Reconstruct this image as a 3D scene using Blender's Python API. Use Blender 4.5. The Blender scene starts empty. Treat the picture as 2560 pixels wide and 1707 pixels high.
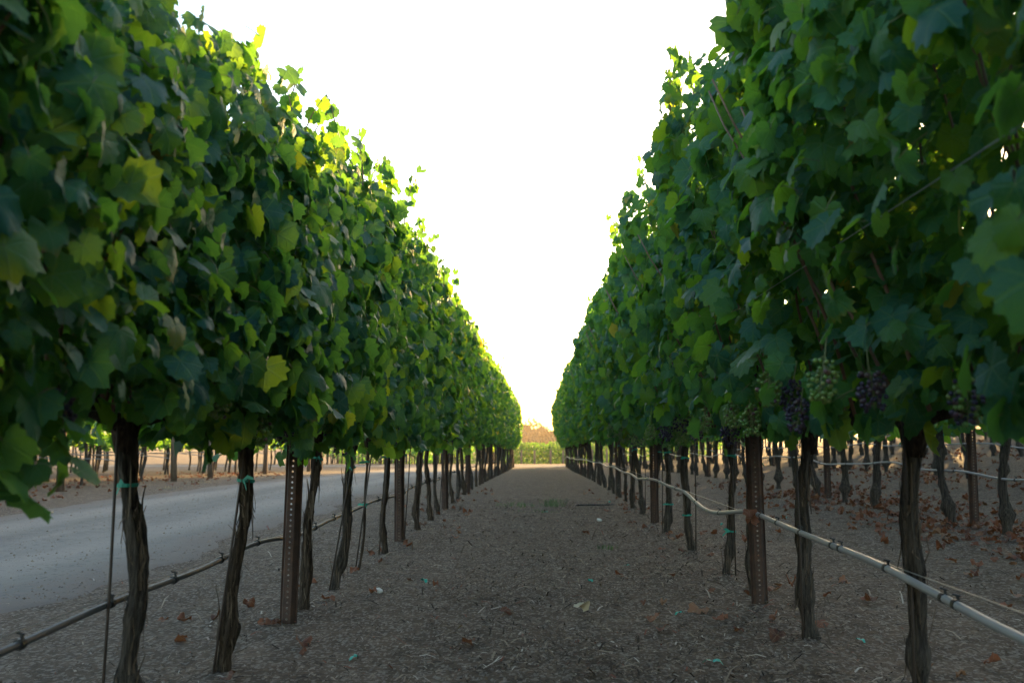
import bpy, math, random
import numpy as np
from mathutils import Matrix, Vector

sc = bpy.context.scene
# ------------------------------------------------------------------ camera
CAMZ = 0.80
YAW, PITCH = math.radians(1.6), math.radians(5.6)
cd = bpy.data.cameras.new("camera")
cam = bpy.data.objects.new("camera", cd)
sc.collection.objects.link(cam)
cam.location = (0, 0, CAMZ)
cam.rotation_euler = (math.radians(90) + PITCH, 0, YAW)
cd.lens = 35.0
cd.sensor_width = 36.0
cd.clip_start = 0.05
cd.clip_end = 3000
cd.dof.use_dof = True
cd.dof.focus_distance = 5.0
cd.dof.aperture_fstop = 4.2
sc.camera = cam
# ------------------------------------------------------------------ sky, sun, exposure
SUN_EL, SUN_AZ = math.radians(5.2), math.radians(22.0)      # azimuth to the right of straight ahead (+Y)
world = bpy.data.worlds.new("World")
sc.world = world
world.use_nodes = True
wn = world.node_tree
wn.nodes.clear()
sky = wn.nodes.new("ShaderNodeTexSky")
sky.sky_type = 'NISHITA'
sky.sun_disc = False
sky.sun_elevation = SUN_EL
sky.sun_rotation = SUN_AZ
sky.dust_density = 1.6
sky.ozone_density = 1.5
sky.air_density = 1.0
bg = wn.nodes.new("ShaderNodeBackground")
bg.inputs[1].default_value = 0.15
wo = wn.nodes.new("ShaderNodeOutputWorld")
wn.links.new(sky.outputs[0], bg.inputs[0])
wn.links.new(bg.outputs[0], wo.inputs[0])
sd = bpy.data.lights.new("sun", 'SUN')
sun = bpy.data.objects.new("sun", sd)
sc.collection.objects.link(sun)
sd.energy = 4.4
sd.angle = math.radians(0.5)
sd.color = (1.0, 0.60, 0.22)
sdir = Vector((math.sin(SUN_AZ) * math.cos(SUN_EL), math.cos(SUN_AZ) * math.cos(SUN_EL), math.sin(SUN_EL)))
sun.rotation_euler = sdir.to_track_quat('Z', 'Y').to_euler()
sun.location = sdir * 60
sc.view_settings.view_transform = 'Standard'
sc.view_settings.look = 'None'
sc.view_settings.gamma = 1.0
sc.view_settings.use_curve_mapping = False
sc.view_settings.exposure = 2.9
sc.cycles.use_denoising = True
sc.cycles.max_bounces = 8
sc.cycles.diffuse_bounces = 4
sc.cycles.glossy_bounces = 3
sc.cycles.transmission_bounces = 5
sc.cycles.volume_bounces = 1
sc.cycles.sample_clamp_indirect = 6.0

# ------------------------------------------------------------------ helpers
HAZE = 0.0005
R = random.Random(7)
NR = np.random.default_rng(11)
COL = sc.collection
ROAD_X0, ROAD_X1 = -5.75, -2.35


def sstep(t):
    t = np.clip(t, 0, 1)
    return t * t * (3 - 2 * t)


def dip(y):
    return -0.33 * sstep((np.asarray(y, float) - 13) / 29)


def terrain(x, y):
    x = np.asarray(x, float)
    y = np.asarray(y, float)
    d = np.clip(x - 1.3, 0, 8)
    z = (0.02 * d + 0.009 * d * d + 0.15 * np.clip(x - 9.3, 0, 16)) * (1 - 0.7 * sstep((y - 25) / 60))
    z = z + dip(y) - 1.42 * sstep((y - 45) / 28)
    z = z + 4.0 * sstep((y - 320) / 300)
    near = (1 - sstep((y - 14) / 10)) * (1 - sstep((np.abs(x) - 8) / 4))
    onroad = sstep((x - ROAD_X0 + .5) / .7) * (1 - sstep((x - ROAD_X1 + .1) / .6))
    bump = (0.010 * np.sin(3.1 * x + 1.3 * np.sin(1.7 * y)) * np.sin(2.3 * y + 0.8 * np.sin(2.9 * x))
            + 0.006 * np.sin(7.3 * x + 2 * np.sin(3.3 * y)) * np.sin(6.1 * y + 1.7))
    z = z + near * bump * (1 - 0.85 * onroad)
    return z


def tz(x, y):
    return float(terrain(x, y))


def link(o, parent=None):
    COL.objects.link(o)
    if parent is not None:
        o.parent = parent
    return o


def tag(o, label=None, cat=None, group=None, kind=None):
    if label:
        o["label"] = label
    if cat:
        o["category"] = cat
    if group:
        o["group"] = group
    if kind:
        o["kind"] = kind
    return o


def empty(name, loc, rz=0.0):
    o = bpy.data.objects.new(name, None)
    o.empty_display_size = 0.1
    o.location = loc
    o.rotation_euler = (0, 0, rz)
    return link(o)


def mobj(name, me, parent=None, loc=(0, 0, 0), rot=None, scale=None):
    o = bpy.data.objects.new(name, me)
    o.location = loc
    if rot is not None:
        o.rotation_euler = rot
    if scale is not None:
        o.scale = scale if hasattr(scale, "__len__") else (scale,) * 3
    return link(o, parent)


class MB:
    """collects polygons; build() makes one mesh"""

    def __init__(self):
        self.v, self.f, self.m, self.t = [], [], [], []

    def add(self, verts, faces, mat=0, tint=0.0):
        b = len(self.v)
        self.v.extend([tuple(p) for p in verts])
        self.t.extend([tint] * len(verts))
        for f in faces:
            self.f.append(tuple(i + b for i in f))
            self.m.append(mat)

    def tube(self, pts, rad, n=6, mat=0, tint=0.0, cap=True, roff=None):
        pts = [Vector(p) for p in pts]
        k = len(pts)
        if not hasattr(rad, "__len__"):
            rad = [rad] * k
        vs, up = [], None
        for i in range(k):
            d = (pts[min(i + 1, k - 1)] - pts[max(i - 1, 0)]).normalized()
            if up is None:
                a = Vector((1, 0, 0)) if abs(d.x) < 0.8 else Vector((0, 0, 1))
                up = (a - d * a.dot(d)).normalized()
            else:
                up = (up - d * up.dot(d)).normalized()
            w = d.cross(up)
            for j in range(n):
                th = 2 * math.pi * j / n
                r = rad[i] * (roff(i, j) if roff else 1.0)
                vs.append(pts[i] + (up * math.cos(th) + w * math.sin(th)) * r)
        fs = []
        for i in range(k - 1):
            for j in range(n):
                j2 = (j + 1) % n
                fs.append((i * n + j, i * n + j2, (i + 1) * n + j2, (i + 1) * n + j))
        if cap:
            fs.append(tuple(range(n))[::-1])
            fs.append(tuple((k - 1) * n + j for j in range(n)))
        self.add(vs, fs, mat, tint)

    def box(self, c, s, mat=0, tint=0.0):
        x, y, z = c
        a, b, h = s[0] / 2, s[1] / 2, s[2] / 2
        vs = [(x + i * a, y + j * b, z + k * h) for k in (-1, 1) for j in (-1, 1) for i in (-1, 1)]
        self.add(vs, [(0, 2, 3, 1), (4, 5, 7, 6), (0, 1, 5, 4), (2, 6, 7, 3), (0, 4, 6, 2), (1, 3, 7, 5)], mat, tint)

    def mesh(self, name, mats, smooth=False):
        me = bpy.data.meshes.new(name)
        me.from_pydata(self.v, [], self.f)
        for m in (mats if isinstance(mats, (list, tuple)) else [mats]):
            me.materials.append(m)
        if max(self.m, default=0) > 0:
            me.polygons.foreach_set("material_index", self.m)
        a = me.attributes.new("tint", 'FLOAT', 'POINT')
        a.data.foreach_set("value", self.t)
        if smooth:
            me.polygons.foreach_set("use_smooth", [True] * len(self.f))
        me.update()
        return me


# ------------------------------------------------------------------ materials
class NT:
    def __init__(self, name):
        self.mat = bpy.data.materials.new(name)
        self.mat.use_nodes = True
        self.t = self.mat.node_tree
        self.t.nodes.clear()

    def n(self, typ, ins=None, **kw):
        nd = self.t.nodes.new("ShaderNode" + typ)
        for k, v in kw.items():
            setattr(nd, k, v)
        for k, v in (ins or {}).items():
            s = nd.inputs[k]
            if isinstance(v, bpy.types.NodeSocket):
                self.t.links.new(v, s)
            else:
                s.default_value = v
        return nd

    def math(self, op, a, b=0.0, c=0.0):
        nd = self.n("Math", {0: a, 1: b, 2: c}, operation=op)
        return nd.outputs[0]

    def ramp(self, fac, stops, interp='LINEAR'):
        nd = self.n("ValToRGB", {0: fac})
        cr = nd.color_ramp
        cr.interpolation = interp
        while len(cr.elements) < len(stops):
            cr.elements.new(0.5)
        for e, (p, c) in zip(cr.elements, stops):
            e.position = p
            e.color = (*c, 1) if len(c) == 3 else c
        return nd.outputs[0]

    def mix(self, fac, a, b):
        nd = self.n("Mix", data_type='RGBA')
        for i, v in ((0, fac), (6, a), (7, b)):
            if isinstance(v, bpy.types.NodeSocket):
                self.t.links.new(v, nd.inputs[i])
            else:
                nd.inputs[i].default_value = v if not hasattr(v, "__len__") or len(v) == 4 else (*v, 1)
        return nd.outputs[2]

    def noise(self, vec, scale, detail=4, rough=0.55, out=0):
        ins = {"Scale": scale, "Detail": detail, "Roughness": rough}
        if vec is not None:
            ins["Vector"] = vec
        return self.n("TexNoise", ins).outputs[out]

    def attr(self, name, out=2, typ='GEOMETRY'):
        return self.n("Attribute", attribute_name=name, attribute_type=typ).outputs[out]

    def out(self, shader):
        o = self.n("OutputMaterial")
        self.t.links.new(shader, o.inputs[0])
        return self.mat

    def bump(self, h, strength, dist=0.01):
        return self.n("Bump", {"Height": h, "Strength": strength, "Distance": dist}).outputs[0]

    def pbsdf(self, color, rough=0.7, normal=None, spec=0.5, metal=0.0, coat=0.0, stint=(1, 1, 1, 1)):
        ins = {"Base Color": color if isinstance(color, bpy.types.NodeSocket) else (*color, 1),
               "Roughness": rough, "Specular IOR Level": spec, "Metallic": metal, "Coat Weight": coat, "Specular Tint": stint}
        if normal is not None:
            ins["Normal"] = normal
        return self.n("BsdfPrincipled", ins).outputs[0]


def leaf_material(name, dry=False):
    t = NT(name)
    rnd = t.n("ObjectInfo").outputs["Random"]
    v = t.math('FRACT', t.math('ADD', rnd, t.attr("tint")))
    uv = t.attr("leaf_uv", out=1)
    sep = t.n("SeparateXYZ", {0: uv})
    ax = t.math('ABSOLUTE', sep.outputs[0])
    y = sep.outputs[1]
    ang = t.math('ARCTAN2', ax, y)
    rad = t.n("VectorMath", {0: uv}, operation='LENGTH').outputs["Value"]
    d0 = ang
    d1 = t.math('ABSOLUTE', t.math('SUBTRACT', ang, 0.93))
    d2 = t.math('ABSOLUTE', t.math('SUBTRACT', ang, 1.95))
    dm = t.math('MULTIPLY', t.math('MINIMUM', t.math('MINIMUM', d0, d1), d2), rad)
    vein = t.n("MapRange", {0: dm, 1: 0.014, 2: 0.048, 3: 1.0, 4: 0.0}).outputs[0]
    # side veins branching off the main ones
    wav = t.math('SINE', t.math('ADD', t.math('MULTIPLY', rad, 34.0), t.math('MULTIPLY', dm, -30.0)))
    side = t.n("MapRange", {0: wav, 1: 0.86, 2: 1.0, 3: 0.0, 4: 0.55}).outputs[0]
    vein = t.math('MAXIMUM', vein, side)
    no = t.noise(uv, 5.0, 3)
    if dry:
        col = t.ramp(v, [(0, (0.07, 0.026, 0.014)), (0.4, (0.14, 0.042, 0.020)), (0.75, (0.20, 0.07, 0.034)), (1, (0.25, 0.13, 0.07))])
        col = t.mix(t.math('MULTIPLY', vein, 0.35), col, (0.3, 0.2, 0.12))
        tr = (0.25, 0.09, 0.03, 1)
        under = col
        trans = 0.18
        rough = 0.75
    else:
        col = t.ramp(v, [(0, (0.012, 0.066, 0.046)), (0.45, (0.019, 0.092, 0.046)), (0.8, (0.034, 0.124, 0.032)),
                         (0.985, (0.060, 0.140, 0.018)), (0.996, (0.13, 0.16, 0.02)), (1.0, (0.22, 0.14, 0.02))])
        # brown and yellow scorch at the rim of a few leaves
        edge = t.math('MULTIPLY', t.n("MapRange", {0: t.math('ADD', rad, t.math('MULTIPLY', no, 0.35)), 1: 0.9, 2: 1.15}).outputs[0],
                      t.math('GREATER_THAN', t.math('FRACT', t.math('MULTIPLY', v, 17.0)), 0.955))
        col = t.mix(edge, col, (0.26, 0.15, 0.02))
        col = t.mix(t.math('MULTIPLY', vein, 0.7), col, (0.10, 0.18, 0.06))
        under = t.mix(0.45, col, (0.065, 0.14, 0.055))
        tr = t.ramp(v, [(0, (0.12, 0.29, 0.030)), (0.55, (0.16, 0.37, 0.026)), (0.95, (0.28, 0.46, 0.016)), (0.99, (0.42, 0.50, 0.012)), (1.0, (0.55, 0.42, 0.03))])
        trans = 0.46
        rough = 0.52
    back = t.n("NewGeometry").outputs["Backfacing"]
    base = t.mix(back, col, under)
    ro = t.math('ADD', t.math('MULTIPLY', back, 0.3), t.math('ADD', rough - 0.06, t.math('MULTIPLY', no, 0.14)))
    bmp = t.bump(t.math('ADD', t.math('MULTIPLY', vein, -0.6), t.math('MULTIPLY', no, 0.8)), 0.6, 0.004)
    p = t.pbsdf(base, ro, bmp, spec=0.42, stint=(0.55, 0.92, 1.0, 1))  # cyan specular tint put in to imitate a cool sky sheen
    tl = t.n("BsdfTranslucent", {"Color": tr, "Normal": bmp}).outputs[0]
    mx = t.n("MixShader", {0: trans, 1: p, 2: tl}).outputs[0]
    return t.out(mx)


def simple(name, color, rough=0.7, spec=0.5, metal=0.0, var=0.25, scale=30.0, bump=0.0, obj_rand=0.0):
    t = NT(name)
    co = t.n("TexCoord").outputs["Object"]
    no = t.noise(co, scale, 5)
    f = t.math('ADD', 1 - var, t.math('MULTIPLY', no, 2 * var))
    if obj_rand:
        f = t.math('MULTIPLY', f, t.math('ADD', 1 - obj_rand, t.math('MULTIPLY', t.n("ObjectInfo").outputs["Random"], 2 * obj_rand)))
    c = t.n("VectorMath", {0: color, 3: f}, operation='SCALE')
    nrm = t.bump(no, bump, 0.01) if bump else None
    return t.out(t.pbsdf(c.outputs[0], rough, nrm, spec, metal))


def bark_material(name, dark, light, stretch=0.06):
    t = NT(name)
    co = t.n("TexCoord").outputs["Object"]
    mp = t.n("Mapping", {"Vector": co, "Scale": (1, 1, stretch)}).outputs[0]
    n1 = t.noise(mp, 95.0, 6, 0.65)
    n2 = t.noise(mp, 260.0, 3, 0.6)
    n3 = t.noise(co, 9.0, 3)
    h = t.math('ADD', n1, t.math('MULTIPLY', n2, 0.5))
    c = t.ramp(n1, [(0.36, dark), (0.52, tuple((a + b) / 2 for a, b in zip(dark, light))), (0.66, light)])
    c = t.mix(t.math('MULTIPLY', n3, 0.5), c, dark)
    return t.out(t.pbsdf(c, 0.9, t.bump(h, 1.0, 0.02), 0.15))


M = {}
M['leaf'] = leaf_material("vine leaf")
M['dry'] = leaf_material("dry leaf", dry=True)
M['treeleaf'] = simple("tree foliage", (0.040, 0.046, 0.026), 0.8, 0.2, var=0.4, scale=0.6)
M['petiole'] = simple("petiole", (0.16, 0.17, 0.05), 0.55, var=0.3)
M['cane'] = simple("cane bark", (0.165, 0.085, 0.046), 0.6, var=0.35, scale=25, obj_rand=0.3)
M['bark'] = bark_material("vine bark", (0.022, 0.016, 0.012), (0.14, 0.098, 0.066))
M['barkgrey'] = bark_material("grey vine bark", (0.024, 0.020, 0.017), (0.16, 0.128, 0.102))
M['peel'] = bark_material("peeling bark", (0.06, 0.042, 0.03), (0.26, 0.19, 0.135))
M['ribbon'] = simple("green tie ribbon", (0.012, 0.26, 0.19), 0.5, var=0.12)
M['stake'] = simple("training stake", (0.055, 0.038, 0.030), 0.65, var=0.35, metal=0.2)
M['wire'] = simple("wire", (0.30, 0.29, 0.27), 0.45, metal=0.7, var=0.15)
M['hose'] = simple("drip hose", (0.045, 0.048, 0.054), 0.5, var=0.2, scale=14)
M['hosepale'] = simple("dusty drip hose", (0.27, 0.27, 0.28), 0.45, var=0.18, scale=14)
M['clip'] = simple("black clip", (0.012, 0.012, 0.014), 0.45, var=0.2)
M['green'] = simple("green grape", (0.15, 0.20, 0.055), 0.35, var=0.25, obj_rand=0.3)
M['cream'] = simple("cream dry leaf", (0.42, 0.34, 0.23), 0.7, var=0.2)
M['white'] = simple("white flake", (0.62, 0.58, 0.52), 0.7, var=0.12)
M['wood'] = bark_material("weathered post wood", (0.13, 0.085, 0.055), (0.33, 0.235, 0.165), 0.04)
M['grass'] = simple("weed green", (0.10, 0.15, 0.045), 0.6, var=0.3, obj_rand=0.2)
M['straw'] = simple("straw", (0.36, 0.28, 0.15), 0.7, var=0.25)


def grape_mat():
    t = NT("grape skin")
    v = t.math('FRACT', t.math('ADD', t.n("ObjectInfo").outputs["Random"], t.attr("tint")))
    c = t.ramp(v, [(0, (0.012, 0.008, 0.020)), (0.5, (0.024, 0.012, 0.034)), (0.85, (0.045, 0.018, 0.034)), (1, (0.09, 0.05, 0.03))])
    co = t.n("TexCoord").outputs["Object"]
    c = t.mix(t.math('MULTIPLY', t.noise(co, 60, 2), 0.16), c, (0.12, 0.12, 0.18))
    return t.out(t.pbsdf(c, 0.42, None, 0.5))


def green_grape_mat():
    t = NT("green grape skin")
    v = t.math('FRACT', t.math('ADD', t.n("ObjectInfo").outputs["Random"], t.attr("tint")))
    c = t.ramp(v, [(0, (0.09, 0.18, 0.03)), (0.6, (0.15, 0.24, 0.04)), (0.88, (0.22, 0.26, 0.06)), (0.93, (0.17, 0.08, 0.06)), (1, (0.09, 0.04, 0.06))])
    return t.out(t.pbsdf(c, 0.38, None, 0.5))


M['grape'] = grape_mat()
M['green'] = green_grape_mat()


def rust_mat():
    t = NT("rusty steel")
    co = t.n("TexCoord").outputs["Object"]
    n1 = t.noise(co, 16, 6, 0.65)
    n2 = t.noise(co, 90, 4)
    mp = t.n("Mapping", {"Vector": co, "Scale": (1, 1, 0.1)}).outputs[0]
    n3 = t.noise(mp, 60, 4)
    c = t.ramp(t.math('ADD', t.math('MULTIPLY', n1, 0.7), t.math('MULTIPLY', n3, 0.3)),
               [(0.3, (0.030, 0.020, 0.017)), (0.5, (0.062, 0.035, 0.025)), (0.7, (0.12, 0.052, 0.028))])
    return t.out(t.pbsdf(c, 0.75, t.bump(n2, 0.35, 0.004), 0.3))


M['rust'] = rust_mat()


def ground_mat():
    t = NT("mulched earth")
    co = t.n("NewGeometry").outputs["Position"]
    big = t.noise(co, 0.8, 4, 0.6)
    mid = t.noise(co, 7.0, 5, 0.65)
    fine = t.noise(co, 55.0, 5, 0.7)
    vo = t.n("TexVoronoi", {"Vector": co, "Scale": 75.0, "Randomness": 1.0}, feature='F1')
    chip = t.n("SeparateColor", {0: vo.outputs["Color"]}).outputs[0]
    vo2 = t.n("TexVoronoi", {"Vector": t.n("Mapping", {"Vector": co, "Rotation": (0, 0, 0.7), "Scale": (1, 0.3, 1)}).outputs[0], "Scale": 120.0})
    chip2 = t.n("SeparateColor", {0: vo2.outputs["Color"]}).outputs[1]
    c = t.ramp(t.math('ADD', t.math('MULTIPLY', mid, 0.6), t.math('MULTIPLY', fine, 0.4)),
               [(0.36, (0.029, 0.019, 0.012)), (0.5, (0.086, 0.057, 0.038)), (0.64, (0.162, 0.113, 0.077))])
    c = t.mix(t.math('MULTIPLY', t.math('GREATER_THAN', chip, 0.80), 0.55), c, (0.26, 0.215, 0.175))
    c = t.mix(t.math('MULTIPLY', t.math('GREATER_THAN', chip2, 0.86), 0.5), c, (0.30, 0.255, 0.21))
    c = t.mix(t.math('MULTIPLY', t.math('LESS_THAN', chip, 0.14), 0.6), c, (0.05, 0.038, 0.03))
    c = t.mix(t.math('MULTIPLY', big, 0.35), c, (0.10, 0.074, 0.055))
    h = t.math('ADD', t.math('MULTIPLY', fine, 0.5), t.math('ADD', t.math('MULTIPLY', mid, 0.8), t.math('MULTIPLY', chip2, 0.35)))
    return t.out(t.pbsdf(c, 0.95, t.bump(h, 0.9, 0.02), 0.15))


def road_mat():
    t = NT("grey gravel")
    co = t.n("NewGeometry").outputs["Position"]
    mp = t.n("Mapping", {"Vector": co, "Scale": (1, 0.12, 1)}).outputs[0]
    tracks = t.noise(mp, 2.2, 4, 0.6)
    mid = t.noise(co, 5.0, 5, 0.65)
    fine = t.noise(co, 70.0, 5, 0.7)
    vo = t.n("TexVoronoi", {"Vector": co, "Scale": 42.0})
    st = t.n("SeparateColor", {0: vo.outputs["Color"]}).outputs[0]
    c = t.ramp(t.math('ADD', t.math('MULTIPLY', tracks, 0.6), t.math('MULTIPLY', mid, 0.4)),
               [(0.33, (0.095, 0.082, 0.068)), (0.5, (0.152, 0.132, 0.109)), (0.68, (0.225, 0.192, 0.152))])
    c = t.mix(t.math('MULTIPLY', fine, 0.45), c, (0.16, 0.155, 0.155))
    c = t.mix(t.math('MULTIPLY', t.math('LESS_THAN', st, 0.06), 0.7), c, (0.07, 0.07, 0.075))
    px = t.n("SeparateXYZ", {0: co}).outputs[0]
    wob = t.math('MULTIPLY', t.math('SUBTRACT', tracks, 0.5), 0.5)
    rut = None
    for xc in (-3.35, -4.85):
        d = t.math('ABSOLUTE', t.math('ADD', t.math('SUBTRACT', px, xc), wob))
        b = t.n("MapRange", {0: d, 1: 0.12, 2: 0.42, 3: 1.0, 4: 0.0}).outputs[0]
        rut = b if rut is None else t.math('MAXIMUM', rut, b)
    c = t.mix(t.math('MULTIPLY', rut, 0.45), c, (0.27, 0.235, 0.195))
    edge = t.attr("edge")
    e = t.math('ADD', edge, t.math('MULTIPLY', t.math('SUBTRACT', mid, 0.5), 1.1))
    e = t.n("MapRange", {0: e, 1: 0.35, 2: 0.85}).outputs[0]
    c = t.mix(e, c, (0.135, 0.108, 0.09))
    h = t.math('ADD', t.math('MULTIPLY', fine, 0.7), mid)
    return t.out(t.pbsdf(c, 0.92, t.bump(h, 0.6, 0.015), 0.2))


M['ground'] = ground_mat()
M['road'] = road_mat()


def chip_mat():
    t = NT("wood chips")
    v = t.attr("tint")
    c = t.ramp(v, [(0, (0.018, 0.013, 0.009)), (0.4, (0.067, 0.044, 0.029)), (0.68, (0.152, 0.106, 0.071)), (0.88, (0.30, 0.225, 0.16)),
                   (0.955, (0.42, 0.36, 0.30)), (0.965, (0.15, 0.05, 0.03)), (1.0, (0.20, 0.07, 0.04))])
    return t.out(t.pbsdf(c, 0.85, None, 0.2))


M['chip'] = chip_mat()

# ------------------------------------------------------------------ leaf shapes


def leaf_template(seed, nout=28, nmid=14, petiole=True, crumple=0.0):
    """grape leaf: petiole joint at the origin, tip along +Y, upper side +Z, unit tip length"""
    r = random.Random(seed)
    vs, uv, fs, mi = [(0, 0, 0)], [(0, 0, 0)], [], []
    asym = r.uniform(-0.06, 0.06)
    fold = r.uniform(-0.15, 0.62)
    droop = r.uniform(0.08, 0.50)
    roll = r.uniform(-0.25, 0.25)
    ph = [r.uniform(0, 6.28) for _ in range(4)]
    lobe = r.uniform(0.07, 0.15)
    lobes = [(0.0, 1.0, 0.40), (0.95, 0.90, 0.36), (-0.95, 0.90 + asym, 0.36), (1.95, 0.74, 0.40), (-1.95, 0.74 - asym, 0.40)]

    def rad(th):
        v = 0.0
        for a, m, w in lobes:
            d = abs((th - a + math.pi) % (2 * math.pi) - math.pi)
            v = max(v, m * (1 - lobe * (d / 0.48) ** 1.7))
        s = math.pi - abs(th)
        if s < 0.55:
            v = min(v, 0.16 + 0.95 * s)
        return max(v, 0.14)

    def zz(x, y):
        q = math.hypot(x, y)
        th = math.atan2(x, y)
        z = -droop * q * q * (0.5 if y < 0 else 1.0) + fold * abs(x) * 0.8 + roll * x * y
        z += 0.055 * q * math.sin(3 * th + ph[0]) + 0.05 * q * q * math.sin(5 * th + ph[1])
        # blade bulges between the main veins
        d = min(abs(abs(th) - a) for a in (0, 0.95, 1.95))
        z += 0.09 * q * min(d, 0.45)
        if crumple:
            z += crumple * (math.sin(4.1 * x + ph[2]) * math.cos(3.3 * y + ph[3]) * 0.4 + 0.7 * abs(x) ** 1.6)
        return z
    for k in range(nmid):
        th = -math.pi + 2 * math.pi * (k + 0.5) / nmid
        q = rad(th) * 0.55
        x, y = q * math.sin(th), q * math.cos(th)
        vs.append((x, y, zz(x, y)))
        uv.append((x, y, 0))
    for k in range(nout):
        th = -math.pi + 2 * math.pi * (k + 0.5) / nout
        q = rad(th) * ((1.07 if k % 2 else 0.91) + r.uniform(-0.045, 0.045))
        x, y = q * math.sin(th), q * math.cos(th)
        vs.append((x, y, zz(x, y)))
        uv.append((x, y, 0))
    # tris wound so +Z is the face normal
    for k in range(nmid - 1):
        fs.append((0, 1 + k + 1, 1 + k))
        mi.append(0)
    q = nout // nmid
    o = 1 + nmid
    for k in range(nmid):
        for j in range(q):
            a, b = k * q + j, k * q + j + 1
            if b < nout:
                fs.append((1 + k, o + b, o + a))
                mi.append(0)
        if k < nmid - 1:
            fs.append((1 + k, 1 + k + 1, o + (k + 1) * q))
            mi.append(0)
    if petiole:
        L = r.uniform(0.7, 1.15)
        side = r.uniform(-0.25, 0.25)
        b = len(vs)
        path = [(0, 0.02, 0.01), (side * 0.3, -0.35 * L, -0.12), (side, -0.8 * L, -0.45)]
        w = 0.026
        for (x, y, z) in path:
            vs += [(x + w, y, z), (x - w, y, z - w * 0.4), (x, y, z + w)]
            uv += [(9, 9, 0)] * 3
        for i in range(2):
            for j in range(3):
                j2 = (j + 1) % 3
                fs.append((b + i * 3 + j, b + i * 3 + j2, b + i * 3 + 3 + j2, b + i * 3 + 3 + j))
                mi.append(1)
    return np.array(vs, float), np.array(uv, float), fs, mi


def leaf_mesh(name, tmpl, mats):
    vs, uv, fs, mi = tmpl
    me = bpy.data.meshes.new(name)
    me.from_pydata(vs.tolist(), [], fs)
    for m in mats:
        me.materials.append(m)
    me.polygons.foreach_set("material_index", mi)
    me.polygons.foreach_set("use_smooth", [True] * len(fs))
    a = me.attributes.new("leaf_uv", 'FLOAT_VECTOR', 'POINT')
    a.data.foreach_set("vector", uv.ravel())
    me.attributes.new("tint", 'FLOAT', 'POINT')
    me.update()
    return me


TEMPL = [leaf_template(100 + i) for i in range(12)]
TEMPL_MID = [leaf_template(200 + i, 20, 10, petiole=False) for i in range(8)]
TEMPL_LOW = [leaf_template(300 + i, 14, 7, petiole=False) for i in range(8)]
TEMPL_TINY = [leaf_template(350 + i, 10, 5, petiole=False) for i in range(6)]
TEMPL_DRY = [leaf_template(400 + i, 20, 10, petiole=False, crumple=0.7) for i in range(8)]
LEAF_ME = [leaf_mesh("leaf", t, [M['leaf'], M['petiole']]) for t in TEMPL]
DRY_ME = [leaf_mesh("dry_leaf", t, [M['dry']]) for t in TEMPL_DRY]


def scatter_mesh(name, tmpls, pos, rot, scl, tint, mats):
    """one mesh holding many transformed template leaves (for foliage nobody could count)"""
    n = len(pos)
    which = NR.integers(0, len(tmpls), n)
    V, U, T, LT, LV, MI = [], [], [], [], [], []
    base = 0
    for k, (vs, uv, fs, mi) in enumerate(tmpls):
        idx = np.nonzero(which == k)[0]
        if len(idx) == 0:
            continue
        ax = np.stack([NR.uniform(.85, 1.1, len(idx)), np.ones(len(idx)), NR.uniform(.5, 1.9, len(idx))], 1)
        w = np.einsum('nij,nvj->nvi', rot[idx], vs[None] * ax[:, None, :]) * scl[idx][:, None, None] + pos[idx][:, None, :]
        nv = len(vs)
        V.append(w.reshape(-1, 3))
        U.append(np.tile(uv, (len(idx), 1)))
        T.append(np.repeat(tint[idx], nv))
        flat = np.concatenate([np.array(f) for f in fs])
        lens = np.array([len(f) for f in fs])
        off = (base + np.arange(len(idx)) * nv)
        LV.append((flat[None, :] + off[:, None]).ravel())
        LT.append(np.tile(lens, len(idx)))
        MI.append(np.tile(np.array(mi), len(idx)))
        base += nv * len(idx)
    V, U, T = np.concatenate(V), np.concatenate(U), np.concatenate(T)
    LV, LT, MI = np.concatenate(LV), np.concatenate(LT), np.concatenate(MI)
    me = bpy.data.meshes.new(name)
    me.vertices.add(len(V))
    me.vertices.foreach_set("co", V.ravel())
    me.loops.add(len(LV))
    me.loops.foreach_set("vertex_index", LV.astype(np.int32))
    me.polygons.add(len(LT))
    st = np.concatenate([[0], np.cumsum(LT)[:-1]])
    me.polygons.foreach_set("loop_start", st.astype(np.int32))
    for m in mats:
        me.materials.append(m)
    me.polygons.foreach_set("material_index", MI.astype(np.int32))
    me.polygons.foreach_set("use_smooth", np.ones(len(LT), bool))
    a = me.attributes.new("leaf_uv", 'FLOAT_VECTOR', 'POINT')
    a.data.foreach_set("vector", U.ravel())
    a = me.attributes.new("tint", 'FLOAT', 'POINT')
    a.data.foreach_set("value", T)
    me.update(calc_edges=True)
    me.validate()
    return me


def frames(nrm, tip, spin):
    """rotation matrices (n,3,3) with columns X, Y (tip), Z (upper side)"""
    z = nrm / np.linalg.norm(nrm, axis=1, keepdims=True)
    t = tip - (tip * z).sum(1, keepdims=True) * z
    t /= np.maximum(np.linalg.norm(t, axis=1, keepdims=True), 1e-6)
    x = np.cross(t, z)
    c, s = np.cos(spin)[:, None], np.sin(spin)[:, None]
    y2 = t * c + x * s
    x2 = np.cross(y2, z)
    return np.stack([x2, y2, z], axis=2)


def hang(n, side, up=0.5, spread=0.9):
    """normals and tips of leaves hanging on the face of a hedge that looks to side*X"""
    nrm = np.stack([side * NR.uniform(0.35, 1.0, n), NR.normal(0, spread * 0.85, n), np.abs(NR.normal(up, 0.42, n)) - 0.08], 1)
    tip = np.stack([side * NR.uniform(0.0, 0.6, n), NR.normal(0, 0.30, n), -np.ones(n)], 1)
    spin = NR.normal(0, 0.55, n)
    return frames(nrm, tip, spin)


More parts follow.
